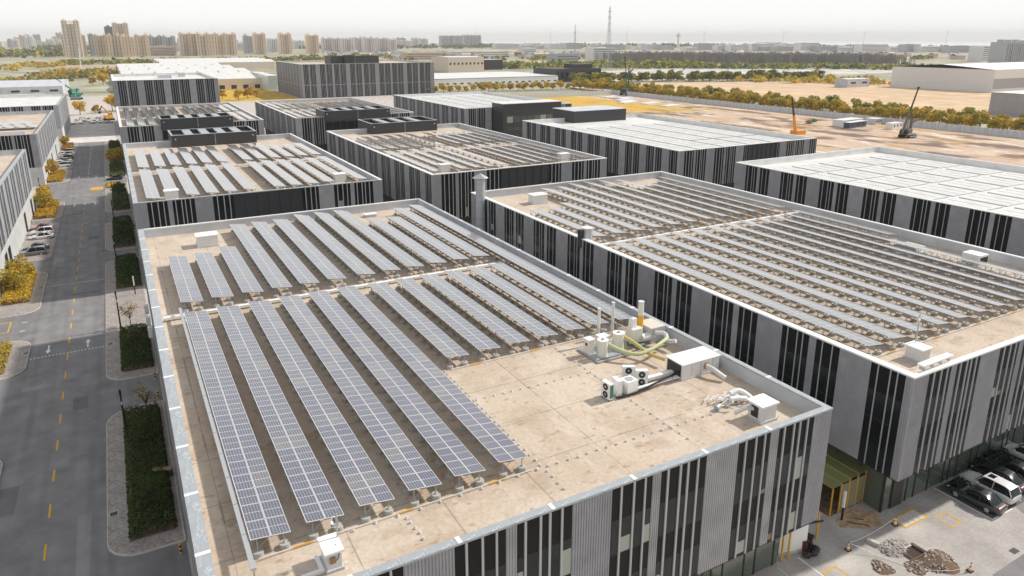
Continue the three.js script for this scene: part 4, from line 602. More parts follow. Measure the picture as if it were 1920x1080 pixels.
const bollard = (x, z, l) => { const g = thing('bollard', l, 'bollard', [x, 0, z]); for (let i = 0; i < 5; i++) mesh(i % 2 ? 'black_band' : 'yellow_band', mb().cyl(V(0, i * .2, 0), V(0, i * .2 + .2, 0), .1, .1, 8).geo(), i % 2 ? M.dark : M.yellow, g); };
bollard(.15, -92.6, 'yellow banded bollard on the far side of the first driveway'); bollard(.15, -87, 'yellow banded bollard on the near side of the first driveway'); bollard(.1, -56.8, 'yellow banded bollard nearest the camera'); bollard(.2, -157.4, 'yellow banded bollard at the second driveway'); bollard(-20, -151.6, 'yellow banded bollard by the first loading door on the left'); bollard(-20, -192, 'yellow banded bollard by the second loading door on the left');
{ const g = thing('bench', 'wooden slatted bench standing in the dark bed', 'bench', [-.45, .75, -69.3], -.35); for (let i = 0; i < 4; i++) mesh('seat_slat', mb().ab(-.9, .1, -.34 + i * .17, .9, .15, -.2 + i * .17).geo(), M.wood, g); for (const s of [-1, 1]) mesh('leg', mb().ab(s * .8 - .05, -.6, -.3, s * .8 + .05, .1, .3).geo(), M.dark, g); }
for (const [x, z, l, m] of [[-4.7, -65, 'square iron manhole cover in the nearest pavement', 1], [-4.7, -107, 'small drain grate in the pavement by the plaza', 0], [-14.7, -109, 'small drain grate in the left island', 0], [-14.9, -139, 'small drain grate beside the amber bed', 0]]) { const g = thing('manhole_cover', l, 'manhole cover', [x, .137, z]); mesh('frame', mb().ab(-.4, 0, -.4, .4, .012, .4).geo(), M.kerb, g); mesh('lid', mb().ab(-.3, .012, -.3, .3, .02, .3).geo(), M.dark, g); }
for (const [z, i] of [[-122.4, 0], [-118.7, 1]]) solo('manhole_cover', mb().cyl(V(-15.9, 0, z), V(-15.9, .012, z), .4, .4, 16).geo(), M.galv, i ? 'round manhole cover in the road, nearer of two' : 'round manhole cover in the road, farther of two', 'manhole cover');
{ const g = thing('sign_post', 'white and black upright sign post on the plaza', 'sign', [-.9, .05, -127.8]); mesh('pole', mb().ab(-.08, 0, -.08, .08, 1.6, .08).geo(), M.dark, g); mesh('panel', mb().ab(-.1, 1.6, -.1, .1, 3.2, .1).geo(), M.white, g); }
for (let i = 0; i < 6; i++) { const g = thing('wall_unit', 'small white outdoor unit on the roadside wall of the nearest building', 'outdoor unit', [.5, i % 2 ? 3 : 4.6, [-97, -99.5, -101, -125 + 16, -106, -104][i]], 0, 'white units on the roadside wall'); mesh('casing', mb().ab(-.4, 0, -.35, .1, .7, .35).geo(), M.white, g); mesh('fan_grille', mb().ab(-.42, .15, -.2, -.4, .55, .2).geo(), M.galv, g); }
// ---------------------------------------------------------------- vehicles
function car(label, x, z, ry, col, type = 'sedan', group, far) {
  const g = thing('parked_car', label, 'car', [x, .005, z], ry, group), paint = new THREE.MeshPhysicalMaterial({ color: rgb(...col), roughness: .35, clearcoat: 1, clearcoatRoughness: .08, metalness: .1 });
  const suv = type === 'suv', L = suv ? 4.75 : 4.6, W = suv ? .94 : .9, hT = suv ? 1.0 : .88, hR = suv ? 1.7 : 1.43;   // z = length, nose at -z
  const st = suv ? [[-.5, .62, .42, .72], [-.47, .82, .3, .86], [-.36, .95, .22, .94], [-.2, 1, .2, 1.0], [.1, 1, .2, 1.02], [.36, 1, .22, 1.04], [.47, .9, .3, 1.05], [.5, .8, .42, .98]] : [[-.5, .6, .4, .6], [-.46, .84, .28, .72], [-.34, .96, .2, .8], [-.16, 1, .2, .88], [.12, 1, .2, .9], [.34, .98, .22, .93], [.46, .86, .3, .92], [.5, .7, .45, .82]];
  const ring = ([t, w, b, h]) => { const z_ = t * L, hw = w * W, hh = h * (suv ? 1 : .98); return [[-hw * .9, b], [-hw, b + .15], [-hw, hh - .22], [-hw * .93, hh - .06], [-hw * .72, hh], [hw * .72, hh], [hw * .93, hh - .06], [hw, hh - .22], [hw, b + .15], [hw * .9, b]].map(q => V(q[0], q[1], z_)); };
  const loft = (rs, closed) => { const a = new THREE.BufferGeometry(), p = [], ix = [], m = rs[0].length; rs.forEach(r => r.forEach(v => p.push(v.x, v.y, v.z))); for (let i = 0; i < rs.length - 1; i++) for (let j = 0; j < m; j++) { const k = (j + 1) % m, A = i * m + j, B = i * m + k, C = A + m, D = B + m; ix.push(A, B, C, B, D, C); } for (const [o, s] of [[0, 1], [(rs.length - 1) * m, 0]]) for (let j = 1; j < m - 1; j++) s ? ix.push(o, o + j + 1, o + j) : ix.push(o, o + j, o + j + 1); a.setAttribute('position', new THREE.Float32BufferAttribute(p, 3)); a.setIndex(ix); a.computeVertexNormals(); a.setAttribute('uv', new THREE.Float32BufferAttribute(new Array(p.length / 3 * 2).fill(0), 2)); return a; };
  mesh('body', loft(st.map(ring)), paint, g);
  const gh = suv ? [[-.22, .82, hT - .05, hT], [-.09, .8, hT, hR - .06], [.02, .78, hT, hR], [.3, .78, hT, hR - .02], [.42, .76, hT, hR - .12], [.49, .74, hT, hT + .05]] : [[-.2, .8, hT - .08, hT - .02], [-.05, .76, hT, hR - .05], [.06, .74, hT, hR], [.2, .74, hT, hR - .03], [.36, .72, hT, hT + .1], [.4, .7, hT - .02, hT + .02]];
  const gr = ([t, w, b, h]) => [[-W * .9, b - .04], [-W * w * .98, h - .05], [-W * w * .8, h], [W * w * .8, h], [W * w * .98, h - .05], [W * .9, b - .04]].map(q => V(q[0], q[1], t * L));
  mesh('windows', loft(gh.map(gr)), M.glass, g);
  const rf = gh.slice(1, 4).map(([t, w, b, h]) => [[-W * w * .9, h - .03], [-W * w * .78, h + .025], [W * w * .78, h + .025], [W * w * .9, h - .03]].map(q => V(q[0], q[1], t * L))); if (suv) rf.push([[-W * .7, hR - .14], [-W * .6, hR - .09], [W * .6, hR - .09], [W * .7, hR - .14]].map(q => V(q[0], q[1], .42 * L)));
  const roof = mesh('roof', loft(rf), paint, g); if (!far) mesh('sunroof', mb().ab(-.34, 0, -.3, .34, .035, .25).geo(), M.glass, roof, 0, hR + .005, .1);
  if (!far) { const pl = mb(); for (const s of [-1, 1]) { pl.bar([s * W * .87, hT - .02, -.2 * L], [s * W * .74, hR - .04, -.07 * L], .06); pl.bar([s * W * .89, hT, .12 * L], [s * W * .76, hR - .02, .13 * L], .06); pl.bar([s * W * .85, hT + .02, (suv ? .47 : .37) * L], [s * W * .74, hR - .08, (suv ? .4 : .25) * L], .1); } mesh('pillars', pl.geo(), paint, g); }
  for (const s of [-1, 1]) for (const t of [-.3, .29]) { const w = mesh('wheel', memo('wh', () => mb().cyl(V(-.1, 0, 0), V(.1, 0, 0), .33, .33, 18).geo()), M.rubber, g, s * (W - .1), .33, t * L); if (!far) { mesh('rim', memo('rim', () => { const a = mb(); a.cyl(V(-.112, 0, 0), V(.112, 0, 0), .2, .2, 14); for (let i = 0; i < 5; i++) { const q = i * 1.2566; a.bar([.115, 0, 0], [.115, Math.cos(q) * .26, Math.sin(q) * .26], .05); a.bar([-.115, 0, 0], [-.115, Math.cos(q) * .26, Math.sin(q) * .26], .05); } return a.geo(); }), M.steel, w); } }
  for (const s of [-1, 1]) { mesh('headlight', mb().ab(-.2, 0, -.04, .2, .12, .06).geo(), M.white, g, s * W * .62, .62, -.487 * L); mesh('tail_light', mb().ab(-.17, 0, -.05, .17, .13, .05).geo(), M.red, g, s * W * .62, .74, .488 * L); if (!far) mesh('mirror', mb().ab(-.1, 0, -.06, .1, .13, .06).geo(), paint, g, s * (W + .08), hT, -.13 * L); }
  if (!far) mesh('number_plate', mb().ab(-.24, .5, 0, .24, .64, .03).geo(), M.offwhite, g, 0, 0, .492 * L); mesh('sill', mb().ab(-W * .9, .17, -L * .42, W * .9, .25, L * .42).geo(), M.rubber, g);
  return g;
}
car('dark green-black sedan parked nearest the corner, silver rear', 64.6, -28.9, .02, [.02, .026, .026]); car('white estate car with black sunroof beside the dark sedan', 67.2, -29.2, 0, [.75, .75, .75], 'suv');
car('black car under a dark crumpled cover, past the white estate', 69.7, -29.6, 0, [.012, .014, .013]); car('black car second past the white estate', 72.2, -29.6, 0, [.012, .012, .012]); car('white car at the right picture edge against the glass', 76.2, -30.6, 0, [.72, .72, .72]);
{ const a = mb(); a.c = []; seed = 11; for (let i = 0; i < 700; i++) { const t = R(), x = rr(-.95, .95); leaf(a, x, .95 + .55 * Math.exp(-Math.pow((t - .5) * 4, 2)) - x * x * .15 + rr(-.03, .05), -1.7 + t * 2.2, .2, [[.02, .035, .03], [.012, .02, .018], [.03, .06, .045]]); } const m = solo('car_cover', a.geo(), M.leaf, 'crumpled dark green cover over the front of the black car', 'car cover'); m.position.set(69.7, .1, -30.2); const n = solo('car_cover', a.geo(), M.leaf, 'crumpled dark cloth over the bonnet of the dark sedan', 'car cover'); n.position.set(64.6, .03, -30.4); n.scale.set(.8, .82, .5); const o = solo('car_cover', a.geo(), M.leaf, 'crumpled dark green cover over the second black car', 'car cover'); o.position.set(72.2, .1, -30.6); }
seed = 3131;
const lc = 'cars parked below the left building';
car('silver-grey sport utility nearest the camera on the left', -17.6, -162.6, Math.PI / 2, [.16, .165, .17], 'suv', lc); car('dark grey saloon beside the silver-grey utility', -17.4, -166.6, Math.PI / 2, [.04, .042, .048], 'sedan', lc); car('white saloon with clear shadow gap in the left car park', -17.0, -176, Math.PI / 2, [.76, .76, .76], 'sedan', lc); car('white car between the white saloon and the red one', -17.2, -180, Math.PI / 2, [.7, .7, .7], 'suv', lc); car('red car farthest in the left car park', -17.5, -184.4, Math.PI / 2, [.33, .03, .03], 'sedan', lc);
['white car nearest in the far left row, dark windows', 'silver car second in the far left row', 'white car third in the far left row', 'grey car fourth in the far left row', 'silver car fifth in the far left row', 'white car sixth in the far left row', 'pale car last in the far left row'].forEach((l, i) => car(l, -17.4 + (i % 2) * .4, -277 - i * 5.6, Math.PI / 2, [[.74, .74, .72], [.3, .31, .32], [.7, .7, .7], [.14, .15, .16], [.34, .35, .36], [.72, .72, .72], [.6, .6, .58]][i], i % 3 ? 'sedan' : 'suv', 'cars in the far left row', 1));
car('dark blue car at the right kerb past the hump', -2.6, -243.5, Math.PI / 2, [.02, .03, .05], 'sedan', null, 1);
// ---------------------------------------------------------------- works area at the bottom right
{
  seed = 77;
  const mat = thing('floor_marking_mat', 'pale boarded square with broad yellow border', 'marked square', [57.1, .004, -30.45]); const q = (x0, z0, x1, z1, m, n) => mesh(n, mb().ab(x0, 0, z0, x1, .014, z1).geo(), m, mat);
  q(-1.6, -.75, 1.6, -.6, M.yellowPaint, 'border'); q(-1.6, .6, 1.6, .75, M.yellowPaint, 'border'); q(-1.6, -.6, -1.45, .6, M.yellowPaint, 'border'); q(1.45, -.6, 1.6, .6, M.yellowPaint, 'border'); for (let i = 0; i < 4; i++) q(-1.43 + i * .72, -.58, -.75 + i * .72, .58, plain(.62, .56, .50, .9), 'board');
  for (const [x, z, y] of [[55.1, -30.5, 1], [48.7, -30.4, 0], [55.1, -24.1, 0]]) { const g = thing('traffic_cone', y ? 'yellow traffic cone at the corner of the boarded square' : x < 50 ? 'orange striped cone before the alley' : 'pinkish striped cone past the rubble', 'traffic cone', [x, .01, z]); mesh('base', mb().ab(-.22, 0, -.22, .22, .05, .22).geo(), M.rubber, g); const c = y ? M.yellow : M.orange; for (let i = 0; i < 4; i++) { const r0 = .16 - i * .033, r1 = .16 - (i + 1) * .033; mesh(i % 2 ? 'white_band' : 'cone_band', mb().cyl(V(0, .05 + i * .16, 0), V(0, .05 + (i + 1) * .16, 0), r0, r1, 12, i === 3).geo(), i % 2 ? M.white : c, g); } mesh('tip', mb().cyl(V(0, .69, 0), V(0, .78, 0), .05, .04, 8).geo(), M.dark, g); }
  solo('barrier_rope', mb().tube([[48.8, .7, -30.4], [50.5, .45, -30.45], [52.5, .42, -30.5], [55.05, .75, -30.5]], .02, 5).geo(), M.white, 'white rope strung between two cones', 'rope'); solo('barrier_rope', mb().tube([[48.8, .68, -30.3], [50, .2, -28.9], [51.5, .06, -26.5], [53.6, .3, -24.6], [55.05, .68, -24.1]], .018, 5).geo(), M.white, 'white rope lying past the rubble', 'rope');
  const kb = thing('kerb_stones', 'pair of pale kerb stones lying by the cone', 'kerb stones', [51.25, .01, -29.9], .25); mesh('stone', mb().ab(-.2, 0, -.5, .0, .3, .5).geo(), M.kerb, kb); mesh('stone', mb().ab(.02, 0, -.45, .24, .25, .5).geo(), M.kerb, kb);
  const pile = (lab, cx, cz, rx, rz, h, n, sz, mats, base) => { const g = thing('rubble_pile', lab, 'rubble pile', [cx, .005, cz]); const a = mb(), N = 18; for (let i = 0; i < N; i++) for (let k = 0; k < 4; k++) { const P = (i_, k_) => { const t = i_ / N * 6.283, r = k_ / 4 * (1 + .15 * Math.sin(t * 3 + cx)); return V(Math.cos(t) * rx * r, h * .75 * Math.pow(Math.max(0, 1 - k_ / 4), .8), Math.sin(t) * rz * r); }; a.quad(P(i, k), P(i, k + 1), P(i + 1, k + 1), P(i + 1, k)); } const mo = mesh('earth_mound', a.geo(), base, g); mo.material = base; for (let i = 0; i < n; i++) { const t = R() * 6.283, d = Math.sqrt(R()) * .92, x = Math.cos(t) * rx * d, z = Math.sin(t) * rz * d, s = sz * rr(.5, 1.5), st = mesh('stone', stones[i % 4], mats[i % mats.length], g, x, h * .7 * Math.max(0, 1 - d) + s * .2, z, R() * 6); st.scale.set(s * rr(.7, 1.3), s * rr(.4, .9), s); st.rotation.x = rr(-.5, .5); } };
  const stones = [0, 1, 2, 3].map(() => { const g = new THREE.IcosahedronGeometry(.5, 0), p = g.attributes.position, m = {}; for (let i = 0; i < p.count; i++) { const k = [p.getX(i).toFixed(2), p.getY(i).toFixed(2), p.getZ(i).toFixed(2)].join(), f = m[k] || (m[k] = rr(.75, 1.25)); p.setXYZ(i, p.getX(i) * f, p.getY(i) * f, p.getZ(i) * f); } g.computeVertexNormals(); return g; });
  const gm = [plain(.42, .42, .41, .95), plain(.28, .28, .28, .95), plain(.52, .49, .45, .95), plain(.36, .31, .27, .95)], bm = [plain(.24, .16, .10, 1), plain(.32, .24, .17, 1), plain(.46, .40, .34, 1), plain(.15, .10, .065, 1)];
  pile('grey rubble heap with slab pieces left of the pit', 52.3, -28.7, 1.5, .95, .55, 130, .2, gm, plain(.30, .26, .22, 1)); pile('brown earth heap to the right of the pit', 53.9, -25.9, 1.6, 1.35, .7, 150, .18, bm.concat(bm, gm), M.soil); pile('grey and brown stone scatter in front of the pit', 51.8, -26.4, 1.0, .8, .22, 70, .16, gm.concat(bm), M.soil); pile('low brown rubble patch nearest the bins', 49.3, -27.7, .8, .9, .16, 44, .18, bm.concat(gm), M.soil); pile('small rubble patch at the bottom picture edge', 50.6, -25.2, .5, .6, .16, 30, .16, bm, M.soil);
  const pit = thing('excavation_pit', 'square earth pit with broken slab rim and dark inside', 'pit', [53.1, 0, -27.5]); const rim = (x0, z0, x1, z1, m, n, h = .12) => mesh(n, mb().ab(x0, .004, z0, x1, h, z1).geo(), m, pit); rim(-.9, -.75, -.7, .6, M.soil, 'earth_rim', .16); rim(.7, -.75, .95, .6, M.soil, 'earth_rim', .2); rim(-.7, -.75, .7, -.6, M.kerb, 'slab_rim', .14); rim(-.7, .45, .7, .6, M.soil, 'earth_rim', .14); mesh('pit_floor', mb().ab(-.7, .004, -.6, .7, .02, .45).geo(), plain(.06, .045, .035, 1), pit);
  for (let i = 0; i < 4; i++) { const s = solo('timber_offcut', mb().ab(-.38, 0, -.035, .38, .05, .035).geo(), plain(.12, .085, .06, .9), `dark timber offcut on the sandy patch by the shed, ${nth[i]} from the left`, 'timber'); s.position.set(52 + i * .35, .01, -32.5 + (i % 3) * .35); s.rotation.y = -.7 + rr(-.2, .2); }
  solo('sand_patch', mb().slab([[51, -33.4], [53.6, -33.8], [55.2, -32.6], [54.3, -30.9], [52.4, -31.4], [50.6, -32.6]], 0, .006).geo(), std({ map: mottled([.66, .56, .45], .25, 8, 128, 3, 71), roughness: 1 }), 'orange sandy patch on the paving before the shed', 'sand', null, 'structure');
  const bin = (x, z, m, l) => { const g = thing('wheelie_bin', l, 'bin', [x, 0, z], .4); mesh('tub', mb().slab([[-.28, -.3], [.28, -.3], [.28, .3], [-.28, .3]], .1, .95).geo(), m, g); mesh('lid', mb().ab(-.32, .95, -.35, .32, 1.03, .35).geo(), m, g); for (const s of [-1, 1]) mesh('wheel', mb().cyl(V(s * .26, .1, .3), V(s * .32, .1, .3), .1, .1, 10).geo(), M.rubber, g); mesh('handle', mb().cyl(V(-.25, 1.0, .4), V(.25, 1.0, .4), .025, .025, 6).geo(), m, g); };
  bin(45.4, -32.2, plain(.09, .02, .016, .6), 'dark red wheelie bin at the building corner'); bin(46.2, -32.4, plain(.015, .02, .022, .6), 'black wheelie bin beside the red one');
  for (const [x, z, l] of [[45.0, -31.5, 'left'], [45.7, -31.4, 'middle'], [46.2, -31.6, 'right']]) { const g = new THREE.SphereGeometry(.34, 10, 8), p = g.attributes.position; for (let i = 0; i < p.count; i++) { const k = 1 + .18 * Math.sin(p.getX(i) * 19 + p.getY(i) * 13 + x); p.setXYZ(i, p.getX(i) * k, p.getY(i) * .75 * k, p.getZ(i) * k); } g.computeVertexNormals(); const m = solo('rubbish_bag', g, plain(.014, .014, .015, .35), `black rubbish bag before the bins, ${l} of three`, 'rubbish bag'); m.position.set(x, .24, z); }
  [[42.8, -32.2], [43.6, -32.2], [44.8, -32.3], [46.1, -33.6], [46.8, -33.2], [47.5, -32.6]].forEach(([x, z], i) => { const g = thing('yellow_post', `yellow square post at the building corner, ${nth[i]} from the left`, 'post', [x, 0, z], 0, 'yellow posts at the corner'); mesh('post', mb().ab(-.06, 0, -.06, .06, 2.6, .06).geo(), M.yellow, g); mesh('foot', mb().ab(-.12, 0, -.12, .12, .03, .12).geo(), M.galv, g); });
  const hd = thing('hoarding', 'white hoarding panel with dark rail under the building corner', 'hoarding', [43.0, 0, -32.7], -.25); mesh('panel', mb().ab(0, .3, -.04, 2.6, 2.6, .04).geo(), M.white, hd); mesh('rail', mb().ab(-.1, 2.6, -.06, 4, 2.7, .06).geo(), M.dark, hd); mesh('sill', mb().ab(0, 0, -.06, 2.6, .3, .06).geo(), M.kerb, hd);
  // lean-to of green glass and yellow frame between the buildings
  const sh = thing('glass_shed', 'lean-to shed of mossy glass and yellow frame between the buildings', 'shed', [51.0, 0, -34]); const gl = new THREE.MeshPhysicalMaterial({ color: rgb(.52, .54, .24), roughness: .2, transmission: .6, thickness: 0 }), glw = new THREE.MeshPhysicalMaterial({ color: rgb(.5, .46, .3), roughness: .25, transmission: .5, thickness: 0 });
  for (let i = 0; i < 4; i++) for (let j = 0; j < 3; j++) mesh('roof_pane', mb().ab(i * 1.15 - .05, 0, -j * 2.6 - 2.56, i * 1.15 + 1.08, .03, -j * 2.6).geo(), gl, sh, 0, 3 + i * .12, .1); for (let i = 0; i <= 4; i++) mesh('rafter', mb().ab(i * 1.15 - .08, 2.96 + i * .12 - .08, -7.7, i * 1.15 - .03, 2.99 + i * .12, .12).geo(), plain(.34, .30, .09, .7), sh); for (let i = 0; i <= 4; i++) mesh('post', mb().ab(i * 1.12, 0, -.06, i * 1.12 + .09, 2.95 + i * .1, .04).geo(), M.yellow, sh); for (let j = 1; j < 4; j++) mesh('post', mb().ab(-.02, 0, -j * 2.5 - .05, .08, 2.95, -j * 2.5 + .05).geo(), M.yellow, sh); for (let i = 1; i < 4; i++) mesh('wall_pane', mb().ab(i * 1.12 + .12, .1, -.02, i * 1.12 + 1.1, 2.85, .0).geo(), glw, sh); mesh('floor', mb().ab(0, 0, -7.7, 4.6, .08, 0).geo(), M.soil, sh);
  const sp = thing('sign_post', 'white and black upright post before the glass shed', 'sign', [51.6, 0, -33.2]); mesh('pole', mb().ab(-.07, 0, -.07, .07, 1.3, .07).geo(), M.black, sp); mesh('panel', mb().ab(-.09, 1.3, -.09, .09, 2.9, .09).geo(), M.white, sp);
  struct('drain_grate', mb().ab(60.3, 0, -23.9, 61.1, .016, -23.4).geo(), M.dark);
}
// ---------------------------------------------------------------- construction site and fields
const siteT = tex(1024, 1024, (u, v) => { const x = u * 175, z = v * 440; let c = mix([.80, .71, .62], [.68, .58, .50], fbm(x * .06, z * .035, 3, 5)); c = mix(c, [.40, .33, .29], .85 * ss(.5, .68, fbm(x * .10 + 4, z * .06, 13, 6))); c = mix(c, [.86, .80, .74], .8 * ss(.58, .74, fbm(x * .2, z * .09 + 9, 23, 5)));
  const yl = ss(300, 340, z + 40 * (fbm(x * .05, z * .05, 33, 3) - .5)) * ss(40, 20, x - 110); c = mix(c, mix([.80, .60, .20], [.74, .62, .22], fbm(x * .2, z * .1, 41, 3)), .9 * yl); c = mix(c, [.62, .46, .17], .5 * ss(.6, .75, fbm(x * .2, z * .09, 51, 4))); return grey(.94 + .12 * fbm(x, z, 5, 2), c); });
{ const a = mb(); a.quad(V(168.5, 0, 0), V(336, 0, 0), V(336, 0, -446), V(168.5, 0, -446), [0, 0, 1, 0, 1, 1, 0, 1]); struct('construction_ground', a.geo(), std({ map: siteT, roughness: 1 })); }
struct('dry_field', mb().slab([[384, -60], [1000, -60], [980, -330], [640, -490], [395, -572]], 0, -.01).geo(), std({ map: mottled([.78, .67, .54], .12, 12, 512, 130, 61), roughness: 1 }));
struct('avenue_road', mb().slab([[352, 20], [364, 20], [364, -560], [352, -560]], 0, -.008).geo(), M.conc); struct('yard_ground', mb().slab([[330, -590], [960, -560], [900, -720], [640, -800], [330, -740]], 0, -.012).geo(), std({ map: mottled([.73, .71, .69], .2, 10, 256, 120, 66), roughness: 1 }));
struct('yellow_lawn', mb().slab([[62, -520], [117, -520], [117, -660], [62, -660]], 0, -.006).geo(), std({ map: mottled([.74, .60, .18], .2, 8, 128, 30, 68), roughness: 1 }));
struct('dry_strip', mb().slab([[-90, -1300], [380, -1330], [380, -1360], [-90, -1350]], 0, -.01).geo(), std({ map: mottled([.74, .60, .47], .12, 8, 128, 90, 69), roughness: 1 }));
{ const lab = ['beside the dirt site, running away from the camera', 'closing the far end of the dirt site']; const w1 = thing('site_wall', 'long grey boundary wall ' + lab[0], 'wall', [337, 0, -60]); for (let i = 0; i < 65; i++) { mesh('wall_panel', memo('wp', () => mb().ab(-.1, 0, -5.9, .1, 3, 0).geo()), M.parapet, w1, 0, 0, -i * 6); mesh('pier', memo('wq', () => mb().ab(-.2, 0, -.2, .2, 3.15, .2).geo()), M.offwhite, w1, 0, 0, -i * 6); } const w2 = thing('site_wall', 'pale boundary wall ' + lab[1], 'wall', [190, 0, -449]); for (let i = 0; i < 25; i++) mesh('wall_panel', memo('wp2', () => mb().ab(0, 0, -.1, 5.9, 3, .1).geo()), M.offwhite, w2, i * 5.95, 0, -i * .02); }
for (let i = 0; i < 7; i++) { const m = solo('concrete_slab', mb().ab(-8, 0, -3, 8, .5, 3).geo(), M.offwhite, `pale concrete slab on the yellow ground, ${nth[i]} from the far rig`, 'concrete slab'); m.position.set([318, 322, 312, 306, 309, 300, 309][i], .02, [-428, -415, -404, -392, -372, -384, -352][i]); m.rotation.y = .3; }
function rig(lab, x, z, ry, o) {                            // crawler machine with mast or boom
  const g = thing(o.name || 'piling_rig', lab, 'machine', [x, 0, z], ry); const c = o.col;
  for (const s of [-1, 1]) { const t = mesh('track', mb().slab(rrect(-3 * o.k, s * 1.7 * o.k - .4 * o.k, 3 * o.k, s * 1.7 * o.k + .4 * o.k, [.3, .3, .3, .3]), .05, 1.1 * o.k).geo(), M.rubber, g); mesh('track_frame', mb().ab(-2.4 * o.k, .4 * o.k, s * 1.7 * o.k + (s > 0 ? .4 : -.46) * o.k, 2.4 * o.k, .8 * o.k, s * 1.7 * o.k + (s > 0 ? .46 : -.4) * o.k).geo(), M.galv, t); }
  mesh('deck', mb().ab(-2.8 * o.k, 1.2 * o.k, -1.6 * o.k, 2.4 * o.k, 1.7 * o.k, 1.6 * o.k).geo(), M.galv, g); mesh('engine_house', mb().ab(-2.8 * o.k, 1.7 * o.k, -1.5 * o.k, .2 * o.k, 3.3 * o.k, 1.5 * o.k).geo(), c, g); const cab = mesh('cab', mb().ab(.6 * o.k, 1.7 * o.k, -1.5 * o.k, 2.3 * o.k, 3.5 * o.k, -.2 * o.k).geo(), c, g); mesh('cab_window', mb().ab(2.3 * o.k, 2.4 * o.k, -1.4 * o.k, 2.34 * o.k, 3.3 * o.k, -.3 * o.k).geo(), M.glass, cab); mesh('counterweight', mb().ab(-3.6 * o.k, 1.4 * o.k, -1.4 * o.k, -2.8 * o.k, 2.8 * o.k, 1.4 * o.k).geo(), M.dark, g);
  const b = o.boom; mesh(o.lattice ? 'mast' : 'boom', mb().cyl(V(b[0], 1.8 * o.k, 0), V(b[2] * .5 + b[0] * .5, (b[3] + 1.8 * o.k) / 2, 0), b[4], b[4] * .85, 8).geo(), c, g); mesh('boom_tip', mb().cyl(V(b[2] * .5 + b[0] * .5, (b[3] + 1.8 * o.k) / 2, 0), V(b[2], b[3], 0), b[4] * .7, b[4] * .55, 8).geo(), o.tip || M.dark, g); mesh('boom_head', mb().ab(b[2] - .5, b[3] - .2, -.4, b[2] + .6, b[3] + .5, .4).geo(), M.dark, g);
  mesh('stay', mb().bar([-2.4 * o.k, 3.3 * o.k, .6], [b[0] * .4 + b[2] * .6, b[3] * .6, 0], .12).bar([-2.4 * o.k, 3.3 * o.k, -.6], [b[0] * .4 + b[2] * .6, b[3] * .6, 0], .12).geo(), M.dark, g); if (o.mast2) { mesh('leader', mb().bar([1.4, 1, 0], [1.4, o.mast2, 0], .7).bar([2.2, 1, 0], [2.2, o.mast2 * .96, 0], .5).geo(), c, g); mesh('arm', mb().bar([1.6, o.mast2 * .8, 0], [5.5, o.mast2 * .95, 1], .9).geo(), c, g); }
}
const rg = plain(.05, .13, .10, .6), ob = plain(.16, .13, .11, .8);
rig('green piling rig with tall mast at the corner of the site wall', 340, -437, .3, { k: 1.5, col: rg, boom: [.6, 0, -4, 27.5, .5], mast2: 20 }); rig('crawler crane with long dark boom standing in the dirt', 298, -187, .12, { name: 'crawler_crane', k: 1.15, col: ob, boom: [-5, 0, 3.5, 20.7, .55], tip: plain(.04, .035, .03, .6), mast2: 8 });
rig('green crane with low boom far out on the pale yard', 589, -657, .2, { name: 'crawler_crane', k: 1.3, col: rg, boom: [1, 0, 21, 15, .5] }); rig('small green rig with upright mast on the pale yard', 640, -632, 0, { k: 1.2, col: rg, boom: [1, 0, -5, 21, .45] }); rig('teal crane beyond the left white roof', -24, -640, .5, { name: 'crawler_crane', k: 1.3, col: plain(.04, .28, .2, .6), boom: [0, 0, -13, 13, .5] }); rig('teal machine behind the left white roof, nearer', -22, -590, -.4, { k: 1.1, col: plain(.04, .28, .2, .6), boom: [0, 0, 1, 7, .4] });
{ const g = thing('hydraulic_boom', 'orange telescopic boom rising behind the white roof', 'boom', [264, 0, -217]); mesh('lower_boom', mb().cyl(V(0, 0, 0), V(-2.6, 8.5, 0), .75, .6, 8).geo(), M.orange, g); mesh('upper_boom', mb().cyl(V(-2.6, 8.5, 0), V(-5, 16.6, 0), .45, .35, 8).geo(), M.dark, g); mesh('carrier', mb().ab(-1.5, 0, -2, 4, 1.8, 2).geo(), M.orange, g); }
{ const g = thing('excavator', 'yellow excavator with raised arm at the end of the road', 'excavator', [-3, 0, -430], .4); mesh('track', mb().ab(-2.2, 0, -1.6, 2.2, .9, -.9).geo(), M.rubber, g); mesh('track', mb().ab(-2.2, 0, .9, 2.2, .9, 1.6).geo(), M.rubber, g); mesh('house', mb().ab(-2.2, 1, -1.4, 1.6, 2.6, 1.4).geo(), M.yellow, g); mesh('cab', mb().ab(.4, 2.6, -1.3, 1.8, 3.6, .1).geo(), M.glass, g); mesh('arm', mb().cyl(V(1.4, 2, .4), V(-3, 7.5, .4), .4, .3, 6).geo(), M.orange, g); mesh('stick', mb().cyl(V(-3, 7.5, .4), V(-4.4, 4.5, .4), .28, .2, 6).geo(), M.dark, g); mesh('bucket', mb().ab(-5, 3.8, -.2, -4, 4.7, 1).geo(), M.dark, g); }
